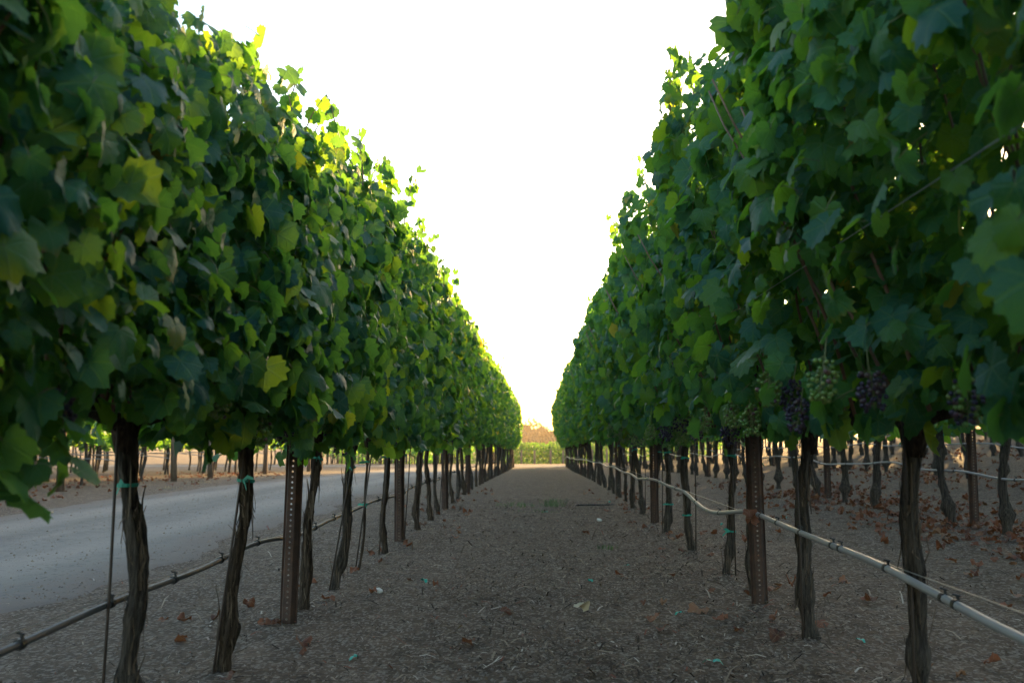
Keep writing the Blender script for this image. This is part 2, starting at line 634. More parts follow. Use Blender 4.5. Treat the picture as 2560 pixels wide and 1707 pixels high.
# ------------------------------------------------------------------ setting: ground, roads, hill
def axis(segs):
    out = []
    for a, b, st in segs:
        k = max(1, int(round((b - a) / st)))
        out += list(np.linspace(a, b, k, endpoint=False))
    out.append(segs[-1][1])
    return np.array(out)


gx = axis([(-600, -100, 60), (-100, -20, 8), (-20, -8, 1.0), (-8, 8, 0.11), (8, 20, 1.0), (20, 100, 8), (100, 600, 60)])
gy = axis([(-60, -4, 4), (-4, 1.5, 0.4), (1.5, 12, 0.10), (12, 30, 0.4), (30, 90, 1.5), (90, 320, 8), (320, 1500, 100)])
X, Y = np.meshgrid(gx, gy)
Z = terrain(X, Y)
gv = np.stack([X, Y, Z], -1).reshape(-1, 3)
nx, ny = len(gx), len(gy)
gi = np.arange(nx * ny).reshape(ny, nx)
gf = np.stack([gi[:-1, :-1], gi[:-1, 1:], gi[1:, 1:], gi[1:, :-1]], -1).reshape(-1, 4)
me = bpy.data.meshes.new("ground")
me.from_pydata(gv.tolist(), [], gf.tolist())
me.materials.append(M['ground'])
me.polygons.foreach_set("use_smooth", [True] * len(gf))
tag(mobj("ground", me), kind="structure")


def strip(name, xs_fn, ys, n, lift, along_x=False):
    """a road sheet laid just above the ground; attribute 'edge' runs 0 in the middle to 1 at the sides"""
    V, E, F = [], [], []
    for i, yy in enumerate(ys):
        a, b = xs_fn(yy)
        for j in range(n + 1):
            u = j / n
            p = a + (b - a) * u
            x, y = (yy, p) if along_x else (p, yy)
            V.append((x, y, tz(x, y) + (lift if 0 < j < n else -0.02)))
            E.append(max(0.0, 1 - min(u, 1 - u) * (b - a) / 1.0))
    for i in range(len(ys) - 1):
        for j in range(n):
            k = i * (n + 1) + j
            q = (k, k + 1, k + n + 2, k + n + 1)
            F.append(q[::-1] if along_x else q)
    me = bpy.data.meshes.new(name)
    me.from_pydata(V, [], F)
    me.materials.append(M['road'])
    a = me.attributes.new("edge", 'FLOAT', 'POINT')
    a.data.foreach_set("value", E)
    me.polygons.foreach_set("use_smooth", [True] * len(F))
    return tag(mobj(name, me), kind="structure")


def wig(s, a):
    return a * (math.sin(1.3 * s + a * 7) + 0.6 * math.sin(3.1 * s + 2) + 0.4 * math.sin(7.7 * s))


strip("gravel_road", lambda y: (ROAD_X0 + wig(y, 0.07), ROAD_X1 + wig(y + 9, 0.09)), list(axis([(-20, -2, 1), (-2, 16, 0.22), (16, 40.6, 0.7)])), 28, 0.008)
strip("cross_road", lambda x: (40.9 + 5.0 * max(0, x - 1.5) + wig(x, 0.05), 43.6 + 5.0 * max(0, x - 1.5) + wig(x + 5, 0.08)), list(axis([(-60, -12, 3), (-12, 12, 0.5), (12, 60, 3)])), 5, 0.012, along_x=True)

# ------------------------------------------------------------------ vine parts


def trunk_mesh(seed, r, h, lean, segs=20, rings=34, mat='bark', knob=1.3, curve=1.0):
    g = random.Random(seed)
    p1, p2, p3, p4 = (g.uniform(0, 6.28) for _ in range(4))
    zk = g.uniform(0.10, 0.17)
    pts, rad = [], []
    for i in range(rings):
        u = i / (rings - 1)
        z = -0.04 + u * (h + 0.04)
        zz = max(z, 0) / h
        x = lean[0] * zz + curve * (0.018 * math.sin(4.2 * zz + p1) + 0.006 * math.sin(11 * zz + p2)) - curve * 0.018 * math.sin(p1)
        y = lean[1] * zz + curve * (0.022 * math.sin(3.6 * zz + p3) + 0.007 * math.sin(10 * zz + p4)) - curve * 0.022 * math.sin(p3)
        q = 1 + 0.10 * math.sin(9 * zz + p2) + 0.06 * math.sin(23 * zz + p3)
        q *= 1 + (knob - 1) * math.exp(-((z - zk) / 0.055) ** 2)
        q *= 1 + 0.09 * math.sin(31 * zz + p1) * math.sin(7 * zz + p4) + 0.40 * math.exp(-(max(z, 0) / 0.035) ** 2)
        if z < zk - 0.03:
            q *= 0.93
        if zz > 0.86:
            q *= 1 + 0.35 * (zz - 0.86) / 0.14
        pts.append((x, y, z))
        rad.append(r * q)
    ks = [g.randint(3, 5), g.randint(6, 8), g.randint(10, 13)]
    phs = [g.uniform(0, 6.28) for _ in range(6)]
    jit = np.random.default_rng(seed).normal(0, 0.07, (rings, segs))

    def ro(i, j):
        th = 2 * math.pi * j / segs + 0.5 * math.sin(i * 0.13 + phs[3]) + i * 0.02
        v = 1 + 0.11 * math.sin(ks[0] * th + phs[0]) + 0.11 * math.sin(ks[1] * th + phs[1] + i * 0.06)
        v += 0.06 * abs(math.sin(ks[2] * th / 2 + phs[2] + 0.4 * math.sin(i * 0.2)))
        return v + jit[i, j]
    mb = MB()
    mb.tube(pts, rad, segs, roff=ro)
    return mb.mesh("trunk", M[mat], smooth=True), pts, rad


def peel_mesh(seed, pts, rad, count):
    g = random.Random(seed)
    mb = MB()
    for _ in range(count):
        i = g.randint(3, len(pts) - 4)
        c = Vector(pts[i])
        th = g.uniform(0, 6.28)
        out = Vector((math.cos(th), math.sin(th), 0))
        tan = Vector((-math.sin(th), math.cos(th), 0))
        L = g.uniform(0.04, 0.16)
        lift_ = g.choice((0.3, 0.3, 0.5, 1.0))
        w = g.uniform(0.002, 0.006)
        sgn = g.choice((-1, 1))
        vs = []
        for k in range(4):
            u = k / 3
            off = rad[i] * 0.98 + 0.028 * lift_ * u * u * g.uniform(0.4, 1.3)
            p = c + out * off + Vector((0, 0, sgn * L * u)) + tan * (0.012 * u * g.uniform(-1, 1))
            ww = w * (1 - 0.75 * u)
            vs += [p - tan * ww, p + tan * ww + out * 0.001]
        mb.add(vs, [(0, 1, 3, 2), (2, 3, 5, 4), (4, 5, 7, 6)])
    return mb.mesh("loose_bark", M['peel'])


def cane_mesh(seed, L, lean):
    g = random.Random(seed)
    a, b = g.uniform(0, 6.28), g.uniform(0, 6.28)
    pts = []
    for i in range(9):
        u = i / 8
        pts.append((lean * (u ** 1.2) + 0.035 * math.sin(3 * u + a) - 0.035 * math.sin(a) + (0.004 if i % 2 else -0.004),
                    0.07 * math.sin(2.4 * u + b) - 0.07 * math.sin(b), L * u))
    mb = MB()
    mb.tube(pts, [0.0062 - 0.0035 * i / 8 for i in range(9)], 5)
    return mb.mesh("cane", M['cane'], smooth=True)


CANES_UP = [cane_mesh(500 + i, R.uniform(1.1, 1.4), R.uniform(-0.08, 0.22)) for i in range(8)]
CANES_OUT = [cane_mesh(520 + i, R.uniform(1.1, 1.4), R.uniform(0.22, 0.50)) for i in range(8)]


def cordon_mesh(seed, L, r=0.021):
    g = random.Random(seed)
    mb = MB()
    for s in (-1, 1):
        pts = [(0, 0, -0.10), (0, s * 0.04, -0.02)]
        for i in range(1, 7):
            u = i / 6
            pts.append((g.uniform(-.012, .012), s * (0.04 + L * u), 0.015 + g.uniform(-.012, .012)))
        rr = [r * 1.3, r * 1.25] + [r * (1.1 - 0.35 * i / 6) * g.uniform(0.85, 1.2) for i in range(1, 7)]
        mb.tube(pts, rr, 8, roff=lambda i, j: 1 + 0.14 * math.sin(3 * j + i))
        for i in range(2, 7):        # spurs
            p = Vector(pts[i + 1])
            mb.tube([p, p + Vector((g.uniform(-.015, .015), g.uniform(-.02, .02), 0.06))], [0.012, 0.009], 5)
    return mb.mesh("cordon", M['bark'], smooth=True)


CORDON = [cordon_mesh(540 + i, 0.42) for i in range(4)]


def ribbon_mesh(r, seed, tail=True):
    g = random.Random(seed)
    mb = MB()
    n, w = 14, 0.0050
    tl = g.uniform(-0.25, 0.25)
    vs = []
    for j in range(n):
        th = 2 * math.pi * j / n
        z = tl * r * math.cos(th)
        vs += [(math.cos(th) * r, math.sin(th) * r, z - w), (math.cos(th) * r * 1.01, math.sin(th) * r * 1.01, z + w)]
    mb.add(vs, [(2 * j, 2 * ((j + 1) % n), 2 * ((j + 1) % n) + 1, 2 * j + 1) for j in range(n)])
    if tail:
        for s in (-1, 1):
            a = g.uniform(0, 6.28)
            d = Vector((math.cos(a), math.sin(a), 0))
            p = Vector((0, -r, 0))
            q = p + d * 0.02 + Vector((0, -0.012, g.uniform(-.005, .015)))
            e = q + d * g.uniform(0.01, 0.025) + Vector((0, -0.006, g.uniform(-.03, .0)))
            mb.add([p + Vector((0, 0, -.005)), p + Vector((0, 0, .005)), q + Vector((0, 0, .007)), q + Vector((0, 0, -.007)),
                    e + Vector((0, 0, .004)), e + Vector((0, 0, -.004))], [(0, 1, 2, 3), (3, 2, 4, 5)])
    return mb.mesh("tie_ribbon", M['ribbon'])


# berries and clusters
def ico(r, sub=1):
    import bmesh
    bm = bmesh.new()
    bmesh.ops.create_icosphere(bm, subdivisions=sub, radius=r)
    vs = [tuple(v.co) for v in bm.verts]
    fs = [tuple(v.index for v in f.verts) for f in bm.faces]
    bm.free()
    return vs, fs


ICO = ico(1.0, 2)
ICO1 = ico(1.0, 1)


def berry_mesh(mat):
    mb = MB()
    mb.add(*ICO)
    return mb.mesh("berry", mat, smooth=True)


BERRY = {'grape': berry_mesh(M['grape']), 'green': berry_mesh(M['green'])}


def cluster_points(seed, n=44, L=0.15, w=0.048, loose=0.0):
    g = random.Random(seed)
    pts = []
    tries = 0
    while len(pts) < n and tries < 4000:
        tries += 1
        u = g.random() ** 0.8
        rr = w * (0.35 + 0.75 * math.sin(math.pi * min(1, (1 - u) * 0.8 + 0.12))) * (1 + loose)
        th = g.uniform(0, 6.28)
        q = rr * math.sqrt(g.uniform(0.3, 1))
        p = Vector((q * math.cos(th), q * math.sin(th), -0.03 - L * u))
        if all((p - o).length > 0.0112 for o, _ in pts):
            pts.append((p, g.uniform(0.0062, 0.0082)))
    return pts


def cluster_stem(pts):
    mb = MB()
    zmin = min(p.z for p, _ in pts)
    mb.tube([(0, 0, 0.04), (0.003, 0, -0.03), (0, 0.003, zmin * 0.6), (0, 0, zmin)], [0.0025, 0.0025, 0.002, 0.001], 5)
    for p, r in pts[::3]:
        mb.tube([(0, 0, p.z + 0.02), tuple(p)], [0.0012, 0.0008], 3, cap=False)
    return mb.mesh("stem", M['petiole'])


def cluster_joined(seed, kind):
    g = random.Random(seed)
    pts = cluster_points(seed, 46 if kind == 'grape' else 52, g.uniform(0.11, 0.16), g.uniform(0.040, 0.052))
    mb = MB()
    for p, r in pts:
        mb.add([Vector(v) * r + p for v in ICO1[0]], ICO1[1], 0, g.random())
    return mb.mesh("grape_cluster", M[kind], smooth=True)


CLUSTER = {k: [cluster_joined(600 + i + (50 if k == 'green' else 0), k) for i in range(4)] for k in ('grape', 'green')}
CLUSTER_PTS = [cluster_points(650 + i, 58, 0.12, 0.040) for i in range(4)]
CLUSTER_STEM = [cluster_stem(p) for p in CLUSTER_PTS]


def add_cluster(root, loc, kind, berries, g, sc_=1.0):
    """a bunch hanging on its vine; with berries as sub-parts where the photograph shows them one by one"""
    k = g.randrange(4)
    rot = (g.uniform(-.15, .15), g.uniform(-.15, .15), g.uniform(0, 6.28))
    if not berries:
        o = mobj("grape_cluster", CLUSTER[kind][k], root, loc, rot, sc_)
        o["kind"] = "stuff"
        return o
    o = mobj("grape_cluster", CLUSTER_STEM[k], root, loc, rot, sc_)
    for p, r in CLUSTER_PTS[k]:
        kk = kind if kind != 'mixed' else ('grape' if (g.random() < 0.6) == (p.z < -0.06) else 'green')
        mobj("berry", BERRY[kk], o, p, (g.uniform(0, 3), g.uniform(0, 3), 0), r)
    return o


# ------------------------------------------------------------------ the two rows along the aisle
ORD = ("first second third fourth fifth sixth seventh eighth ninth tenth eleventh twelfth thirteenth fourteenth fifteenth sixteenth "
       "seventeenth eighteenth nineteenth twentieth").split()
TENS = {2: "twenty", 3: "thirty", 4: "forty"}


def ordinal(k):
    if k <= 20:
        return ORD[k - 1]
    t, u = divmod(k, 10)
    return {30: "thirtieth", 40: "fortieth"}.get(k) or TENS[t] + "-" + ORD[u - 1]


LX, RX = -1.10, 1.10
L_TOP = ([-2, 0.5, 1.5, 2.3, 2.7, 2.9, 3.10, 3.15, 3.58, 3.72, 4.1, 4.6, 5.2, 5.8, 6.4, 7.2, 8.2, 9.4, 11, 14, 18, 24, 30],
         [1.95, 1.93, 1.90, 1.84, 1.92, 2.02, 2.05, 1.70, 1.72, 2.00, 2.14, 2.14, 2.08, 2.12, 2.26, 2.16, 2.18, 2.24, 2.2, 2.24, 2.2, 2.26, 2.25])
R_TOP = ([-2, 1.5, 3.0, 3.6, 4.2, 4.7, 5.1, 5.7, 6.3, 7.2, 8.2, 9.5, 11, 14, 18, 24, 30],
         [2.3, 2.3, 2.22, 2.18, 2.10, 2.26, 2.14, 2.24, 2.08, 2.14, 2.15, 2.26, 2.18, 2.24, 2.22, 2.24, 2.2])


def lump(y, z, ph):
    return 0.045 * np.sin(4.6 * y + ph + 1.2 * np.sin(3.1 * z)) * np.sin(5.2 * z + 1.7 * ph) + 0.03 * np.sin(9.7 * y + 2 * ph) * np.sin(8.1 * z + ph)


def face_depth(row, y, z):
    """how far the leafy face stands out from the row's line towards the aisle"""
    if row == 'L':
        b = np.interp(z, [0.6, 0.8, 1.1, 1.6, 2.0, 2.4], [0.22, 0.31, 0.34, 0.33, 0.29, 0.16])
        b = b + -0.04 * np.exp(-((y - 2.8) / 0.45) ** 2) * np.clip((z - 1.4) / .4, 0, 1)
        b = b - 0.06 * np.clip((2.6 - y) / 0.8, 0, 1)
        return b + lump(y, z, 0.6) + 0.05 * np.sin(4.1 * y + 1.0) * np.clip((z - 1.2) / .6, 0, 1)
    b = np.interp(z, [0.6, 0.82, 1.1, 1.5, 2.0, 2.5], [0.28, 0.42, 0.51, 0.54, 0.54, 0.44])
    b = b - 0.10 * np.clip((2.6 - y) / 0.8, 0, 1)
    return b + lump(y, z, 2.1) + 0.05 * np.sin(3.7 * y + 0.3) * np.clip((z - 1.2) / .6, 0, 1)


PLACED = [(0.66, 4.00, 0.86, 'green'), (0.66, 3.46, 0.87, 'green'), (0.67, 3.22, 0.85, 'green'), (0.66, 2.86, 0.93, 'green'), (0.68, 2.38, 0.93, 'green'),
          (0.66, 5.95, 0.83, 'green'), (0.66, 4.30, 0.82, 'grape'), (0.70, 3.70, 0.82, 'grape'), (0.74, 2.90, 0.91, 'grape'),
          (0.74, 2.26, 0.90, 'grape'), (0.68, 2.60, 0.84, 'grape'), (0.86, 2.04, 0.86, 'mixed'), (0.66, 5.2, 0.84, 'grape'),
          (-0.95, 1.80, 0.83, 'grape'), (-0.97, 2.0, 0.84, 'grape'), (-0.92, 3.55, 0.82, 'grape'), (-0.88, 3.1, 0.82, 'green'), (-0.9, 2.75, 0.90, 'green')]


def clear_of_bunches(row, x, y, z):
    ok = np.ones(len(x), bool)
    xc = LX if row == 'L' else RX
    for (bx, by, bz, _) in PLACED:
        if (bx < 0) != (row == 'L'):
            continue
        front = (x + xc > bx - 0.03) if row == 'L' else (x + xc < bx + 0.03)
        ok &= ~(front & (np.abs(y - by + 0.03) < 0.075) & (np.abs(z - bz - 0.01) < 0.08))
    return ok


def mounds(row, y):
    y = np.asarray(y, float)
    if row == 'L':
        m = 0.06 * np.sin(5.6 * y + 0.9) + 0.06 * np.sin(2.3 * y + 2.0) + 0.035 * np.sin(13.1 * y)
        return m * np.clip((y - 3.6) / 1.5, 0, 1)
    m = 0.09 * np.sin(4.9 * y + 0.5) + 0.06 * np.sin(2.1 * y) + 0.04 * np.sin(12.3 * y + 1)
    return m * np.clip((y - 2.5) / 2, 0, 1)


def row_leaves(row, side, y0, y1, n, mode):
    """leaf positions in world x offset (from row line), y, z plus frames, sizes, tints"""
    ys = NR.uniform(y0 - 0.04, y1 + 0.04, n)
    top = np.interp(ys, *(L_TOP if row == 'L' else R_TOP)) + mounds(row, ys)
    bot = (0.86 if row == 'L' else 0.92) + dip(ys) + 0.06 * np.sin(5.3 * ys + (1 if row == 'L' else 4)) + 0.045 * np.sin(13 * ys) - 0.10 * np.maximum(0, np.sin(7.1 * ys + 2)) ** 4
    if mode == 'face':
        u = NR.random(n)
        if row == 'R':
            u = np.where((u < 0.36) & (NR.random(n) < np.where(ys < 5.6, 0.50, 0.25)), 0.36 + 0.64 * NR.random(n), u)
        zs = bot + (top - bot) * u
        d = face_depth(row, ys, zs) - np.abs(NR.normal(0, 0.05, n)) + 0.02
        x = side * d
        rot = hang(n, side, up=0.45)
    else:
        u = NR.random(n)
        zs = bot + (top - bot) * np.where(NR.random(n) < 0.16, 1 - 0.10 * NR.random(n), u)
        fd = face_depth(row, ys, zs)
        back = 0.30
        if row == 'R':
            fd = np.where((zs < 1.38) & (ys < 6), fd * 0.60, fd)
        x = side * (NR.uniform(0, 1, n) * (fd + back) - back) * np.where(zs > top - 0.15, 0.8, 1.0)
        s2 = np.where(x * side > 0, side, -side).astype(float)
        nrm = np.stack([s2 * NR.uniform(0.1, 1.0, n), NR.normal(0, 0.6, n), NR.uniform(-0.1, 1.1, n)], 1)
        tip = np.stack([s2 * NR.uniform(0, 0.7, n), NR.normal(0, 0.5, n), -np.ones(n)], 1)
        topm = (zs > top - 0.12)
        tip[topm, 2] = NR.uniform(-1, 0.6, topm.sum())
        rot = frames(nrm, tip, NR.normal(0, 0.7, n))
    scl = np.clip(NR.normal(0.049, 0.015, n), 0.022, 0.080)
    scl = np.where(zs > top - 0.16, scl * 0.78, scl) * np.where(ys < 2.4, 0.86, 1.0)
    tint = NR.random(n)
    k = clear_of_bunches(row, x, ys, zs)
    return x[k], ys[k], zs[k], rot[k], scl[k], tint[k]


def shoot_tip(mb, out, row, side, y, ztop, g, big=1.0, extra=0.0):
    """a loose shoot that pokes out of the top: thin stem in mb, leaves appended to out"""
    L = g.uniform(0.10, 0.30) * big
    x0 = side * (extra + g.uniform(-0.05, 0.25 if not extra else 0.05))
    dx, dy = g.uniform(-0.5, 0.6) * side, g.uniform(-0.6, 0.6)
    pts = []
    for i in range(5):
        u = i / 4
        pts.append((x0 + dx * L * u * u, y + dy * L * u * u, ztop - 0.18 + (L + 0.18) * u - 0.12 * L * u ** 3))
    mb.tube(pts, [0.0042, 0.0038, 0.0032, 0.0026, 0.0016], 4, mat=0, cap=False)
    for k in range(g.randint(4, 7)):
        u = g.uniform(0.35, 1.0)
        i = min(3, int(u * 4))
        f = u * 4 - i
        p = [a + (b - a) * f for a, b in zip(pts[i], pts[i + 1])]
        a = g.uniform(0, 6.28)
        nr = (math.cos(a) * 0.8, math.sin(a) * 0.8, g.uniform(0.1, 0.9))
        tp = (math.cos(a), math.sin(a), g.uniform(-0.9, 0.3))
        s = (0.064 - 0.026 * u) * g.uniform(0.8, 1.2)
        out.append((p[0] + 0.02 * math.cos(a), p[1] + 0.02 * math.sin(a), p[2], nr, tp, s))


def build_row(row, x0, side, ys, radii, leans, labels, specials):
    n = len(ys)
    for i, y in enumerate(ys):
        y0 = (ys[i - 1] + y) / 2 if i else y - 0.5
        y1 = (ys[i + 1] + y) / 2 if i < n - 1 else y + 0.5
        seg = y1 - y0
        g = random.Random(900 + i + (0 if row == 'L' else 300))
        zb = tz(x0, y)
        root = tag(empty("grape_vine", (x0, y, zb)), labels[i], "grapevine", "vines along the aisle row " + ("beside the gravel road" if row == 'L' else "with the pale drip hose"))
        near = y < 12
        r = radii[i]
        young = r < 0.02
        tm, pts, rad = trunk_mesh(700 + i + (0 if row == 'L' else 90), r * (0.55 if row == 'L' else 0.57), 0.80, leans[i], 32 if y < 7 else (16 if near else 10),
                                  44 if y < 7 else (30 if near else 16), 'barkgrey' if (i % 3 == 1 or row == 'R') else 'bark',
                                  1.0 if young else g.uniform(1.35, 1.75), 0.6 if young else 1.0)
        mobj("trunk", tm, root)
        top = pts[-1]
        if y > 1.5 and y < 13 and not young:
            p = mobj("loose_bark", peel_mesh(800 + i, pts, rad, 80 if y < 7 else 30), root)
            p["kind"] = "stuff"
        mobj("cordon", CORDON[i % 4], root, (top[0], top[1], 0.85), (0, 0, g.choice((0, math.pi))), (1, seg / 0.95, 1))
        if 1.5 < y < 13 and not (row == 'R' and i in (4, 5)):
            k = int(len(pts) * 0.88)
            q = pts[k]
            mobj("tie_ribbon", ribbon_mesh(rad[k] * 1.18 + 0.004, i * 7 + 1), root, (q[0], q[1], q[2] - g.uniform(0, 0.06)), (0, 0, g.uniform(-.8, .8)))
            if young or (row == 'R' and 5.5 < y < 9):
                k = int(len(pts) * (0.52 if row == 'L' else 0.36))
                q = pts[k]
                mobj("tie_ribbon", ribbon_mesh(rad[k] + 0.014, i * 7 + 2), root, q, (0, 0, g.uniform(-.5, .5)))
        ncane = 14 if near else (6 if y < 18 else 0)
        for k in range(ncane):
            out = k % 2 == 0
            ca = (CANES_OUT if (row == 'R' and y > 2.4 and g.random() < 0.6) else CANES_UP)[g.randrange(8)]
            rz = (0 if side > 0 else math.pi) + g.uniform(-.5, .5) + (0 if out else g.choice((0, math.pi)))
            mobj("cane", ca, root, (g.uniform(-.02, .02) + (side * (0.16 if row == 'R' and y > 2.4 else 0.05) if out else 0), -seg / 2 + seg * (k + 0.5) / ncane + g.uniform(-.03, .03), 0.86),
                 (g.uniform(-.08, .08), g.uniform(-.05, .05), rz), (1, 1, min(1.0, (float(np.interp(y, *(L_TOP if row == 'L' else R_TOP))) - 1.02) / 1.4) * g.uniform(0.85, 1.0)))
        # ---- leaves told apart one by one on the face
        nface = min(300, int(400 * seg)) if y < 11 else (int(110 * seg) if y < 17 else 0)
        tot = 2100 if y < 3.6 else (1250 if y < 6 else (980 if y < 12 else (700 if y < 26 else 480)))
        tmpl = TEMPL_LOW if y < 1.2 else TEMPL_MID if y < 6 else (TEMPL_LOW if y < 13 else TEMPL_TINY)
        if nface:
            x, yy, zz, rot, scl, tint = row_leaves(row, side, y0, y1, nface, 'face')
            for k in range(len(x)):
                m = Matrix(rot[k].tolist()).to_4x4()
                s = float(scl[k])
                m = Matrix.Translation((float(x[k]), float(yy[k] - y), float(zz[k] - zb))) @ m @ Matrix.Diagonal((s * g.uniform(.85, 1.1), s, s * g.uniform(.5, 1.9), 1))
                o = bpy.data.objects.new("leaf", LEAF_ME[g.randrange(12)])
                o.matrix_basis = m
                COL.objects.link(o)
                o.parent = root
        # ---- the leaves behind and above them
        parts = [row_leaves(row, side, y0, y1, int(tot * seg), 'in')]
        if nface < 300 * seg * 0.8:
            parts.append(row_leaves(row, side, y0, y1, int((300 - nface / max(seg, .1)) * seg), 'face'))
        x, yy, zz, rot, scl, tint = (np.concatenate(q) for q in zip(*parts))
        mb, tips = MB(), []
        for k in range(g.randint(3, 5) if y < 20 else 2):
            ty = g.uniform(y0, y1)
            if row == 'L' and ty < 3.7:
                continue
            shoot_tip(mb, tips, row, side, ty - y, float(np.interp(ty, *(L_TOP if row == 'L' else R_TOP)) + mounds(row, ty)), g)
        for (px_, py_, pz_, big) in [s for s in specials if y0 <= s[1] < y1]:
            shoot_tip(mb, tips, row, side, py_ - y, pz_, g, big, px_)
        tp = np.array([t[:3] for t in tips], float).reshape(-1, 3)
        trot = frames(np.array([t[3] for t in tips], float).reshape(-1, 3), np.array([t[4] for t in tips], float).reshape(-1, 3), NR.normal(0, 0.3, len(tips)))
        tsc = np.array([t[5] for t in tips], float)
        P = np.concatenate([np.stack([x, yy - y, zz - zb], 1), tp])
        me = scatter_mesh("foliage", tmpl, P, np.concatenate([rot, trot]), np.concatenate([scl, tsc]),
                          np.concatenate([tint, NR.uniform(0.6, 0.95, len(tips))]), [M['leaf'], M['petiole']])
        o = mobj("foliage", me, root)
        o["kind"] = "stuff"
        if mb.v:
            o = mobj("shoot_tips", mb.mesh("shoot_tips", [M['cane'], M['petiole']]), root)
            o["kind"] = "stuff"
        # ---- bunches of grapes
        for (bx, by, bz, kind) in PLACED:
            if (bx < 0) == (row == 'L') and y0 <= by < y1:
                add_cluster(root, (bx - x0, by - y, bz - zb + 0.085), kind, True, g, g.uniform(0.72, 0.85))
        if near and y > 0.8:
            for k in range(2 if row == 'L' and y > 3 else (5 if y > 4.5 else 0)):
                kind = 'grape' if g.random() < 0.5 else 'green'
                d = (0.10 if row == 'L' else 0.30) + g.uniform(-0.05, 0.10)
                add_cluster(root, (side * d, g.uniform(-seg / 2, seg / 2), g.uniform(0.88, 1.06) if row == 'R' else g.uniform(0.88, 0.98)), kind, False, g, g.uniform(0.9, 1.15))
        # ---- low leaves that dangle under the canopy
        for (dx_, dy_, dz0, dz1, cnt, s0, s1) in DROOPS:
            if (dx_ < 0) != (row == 'L') or not (y0 <= dy_ < y1):
                continue
            rot = hang(cnt, side, up=0.25)
            for k in range(cnt):
                s = g.uniform(s0, s1)
                u = k / max(1, cnt - 1)
                m = Matrix.Translation((dx_ - x0 + g.uniform(-.05, .05), dy_ - y + g.uniform(-.07, .07), dz1 + (dz0 - dz1) * u - zb)) @ Matrix(rot[k].tolist()).to_4x4() @ Matrix.Diagonal((s, s, s, 1))
                o = bpy.data.objects.new("leaf", LEAF_ME[g.randrange(12)])
                o.matrix_basis = m
                COL.objects.link(o)
                o.parent = root


DROOPS = [(-0.94, 1.80, 0.76, 0.88, 8, 0.055, 0.075), (-0.94, 1.92, 0.78, 0.84, 3, 0.055, 0.07), (-1.0, 3.05, 0.75, 0.85, 9, 0.035, 0.055), (-1.0, 4.22, 0.74, 0.86, 7, 0.04, 0.06),
          (-1.0, 6.9, 0.76, 0.84, 5, 0.045, 0.06), (0.75, 3.15, 0.82, 0.90, 6, 0.05, 0.07), (0.72, 2.45, 0.84, 0.92, 6, 0.05, 0.07), (0.8, 1.75, 0.84, 0.92, 7, 0.05, 0.07)]


for _k in range(8):
    _y = R.uniform(4.6, 14)
    DROOPS.append((-R.uniform(.85, 1.0), _y, R.uniform(.68, .76) + float(dip(_y)), 0.84 + float(dip(_y)), 6, 0.035, 0.06))
    _y = R.uniform(4.0, 14)
    DROOPS.append((R.uniform(.65, .85), _y, R.uniform(.74, .82) + float(dip(_y)), 0.88 + float(dip(_y)), 5, 0.035, 0.06))


LY = [-0.9, 0.0, 0.9, 1.85, 2.71, 3.50, 4.72, 5.42, 6.14, 7.10, 8.1, 9.0, 10.1, 10.8]
while LY[-1] < 39.4:
    LY.append(LY[-1] + 0.95 + R.uniform(-.06, .06))
RY = [-1.1, -0.1, 0.85, 1.9, 2.97, 4.18, 5.26, 6.04, 7.38, 8.8]
while RY[-1] < 39.4:
    RY.append(RY[-1] + 1.02 + R.uniform(-.06, .06))
LR = [R.uniform(0.030, 0.042) for _ in LY]
RR = [R.uniform(0.030, 0.041) for _ in RY]
LR[4], LR[5], LR[6], LR[7], LR[8] = 0.040, 0.035, 0.036, 0.037, 0.013
RR[4], RR[5], RR[6], RR[7], RR[8] = 0.040, 0.042, 0.033, 0.028, 0.040
LLEAN = [(R.uniform(-.05, .05), R.uniform(-.10, .10)) for _ in LY]
RLEAN = [(R.uniform(-.05, .05), R.uniform(-.10, .10)) for _ in RY]
LLEAN[4], LLEAN[5], LLEAN[6], LLEAN[7], LLEAN[8] = (-0.07, 0.0), (0.05, 0.03), (0.01, 0.05), (0.09, 0.06), (0.06, 0.0)
RLEAN[4], RLEAN[5], RLEAN[6], RLEAN[7], RLEAN[8] = (0.0, 0.0), (0.01, 0.03), (-0.01, 0.0), (0.03, 0.0), (-0.03, 0.0)
DESC_L = {4: "grape vine with the thickest dark shaggy trunk beside the gravel road",
          5: "shaggy grape vine with swollen foot, just before the first steel post by the road",
          6: "grape vine whose trunk stands half behind the first rusty steel post by the road",
          7: "leaning grape vine with swollen foot, just behind the first steel post by the road",
          8: "thin young grape vine with two green ties in the row beside the gravel road"}
DESC_R = {4: "thick shaggy grape vine crossed by the nearest stretch of pale drip hose",
          5: "grape vine with flared knobby foot behind the pale hose",
          6: "grape vine half hidden behind the big rusty steel post carrying the pale hose",
          7: "slim bent grape vine with two green ties above the dip of the pale hose",
          8: "stout curved grape vine behind the bend in the pale drip hose"}
llab = [DESC_L.get(i, f"{ordinal(i + 1)} grape vine from the camera end of the roadside aisle row") for i in range(len(LY))]
rlab = [DESC_R.get(i, f"{ordinal(i + 1)} grape vine from the camera end of the pale hose row") for i in range(len(RY))]
build_row('L', LX, 1, LY, LR, LLEAN, llab, [(0, 4.15, 2.2, 1.2), (0, 4.5, 2.16, 1.0), (0.30, 5.1, 1.98, 1.3), (0.32, 7.6, 2.1, 1.0), (0.3, 9.4, 2.2, 1.1), (0, 6.2, 2.3, 1.2), (0, 20.5, 2.3, 1.8), (0, 25.5, 2.2, 1.8)])
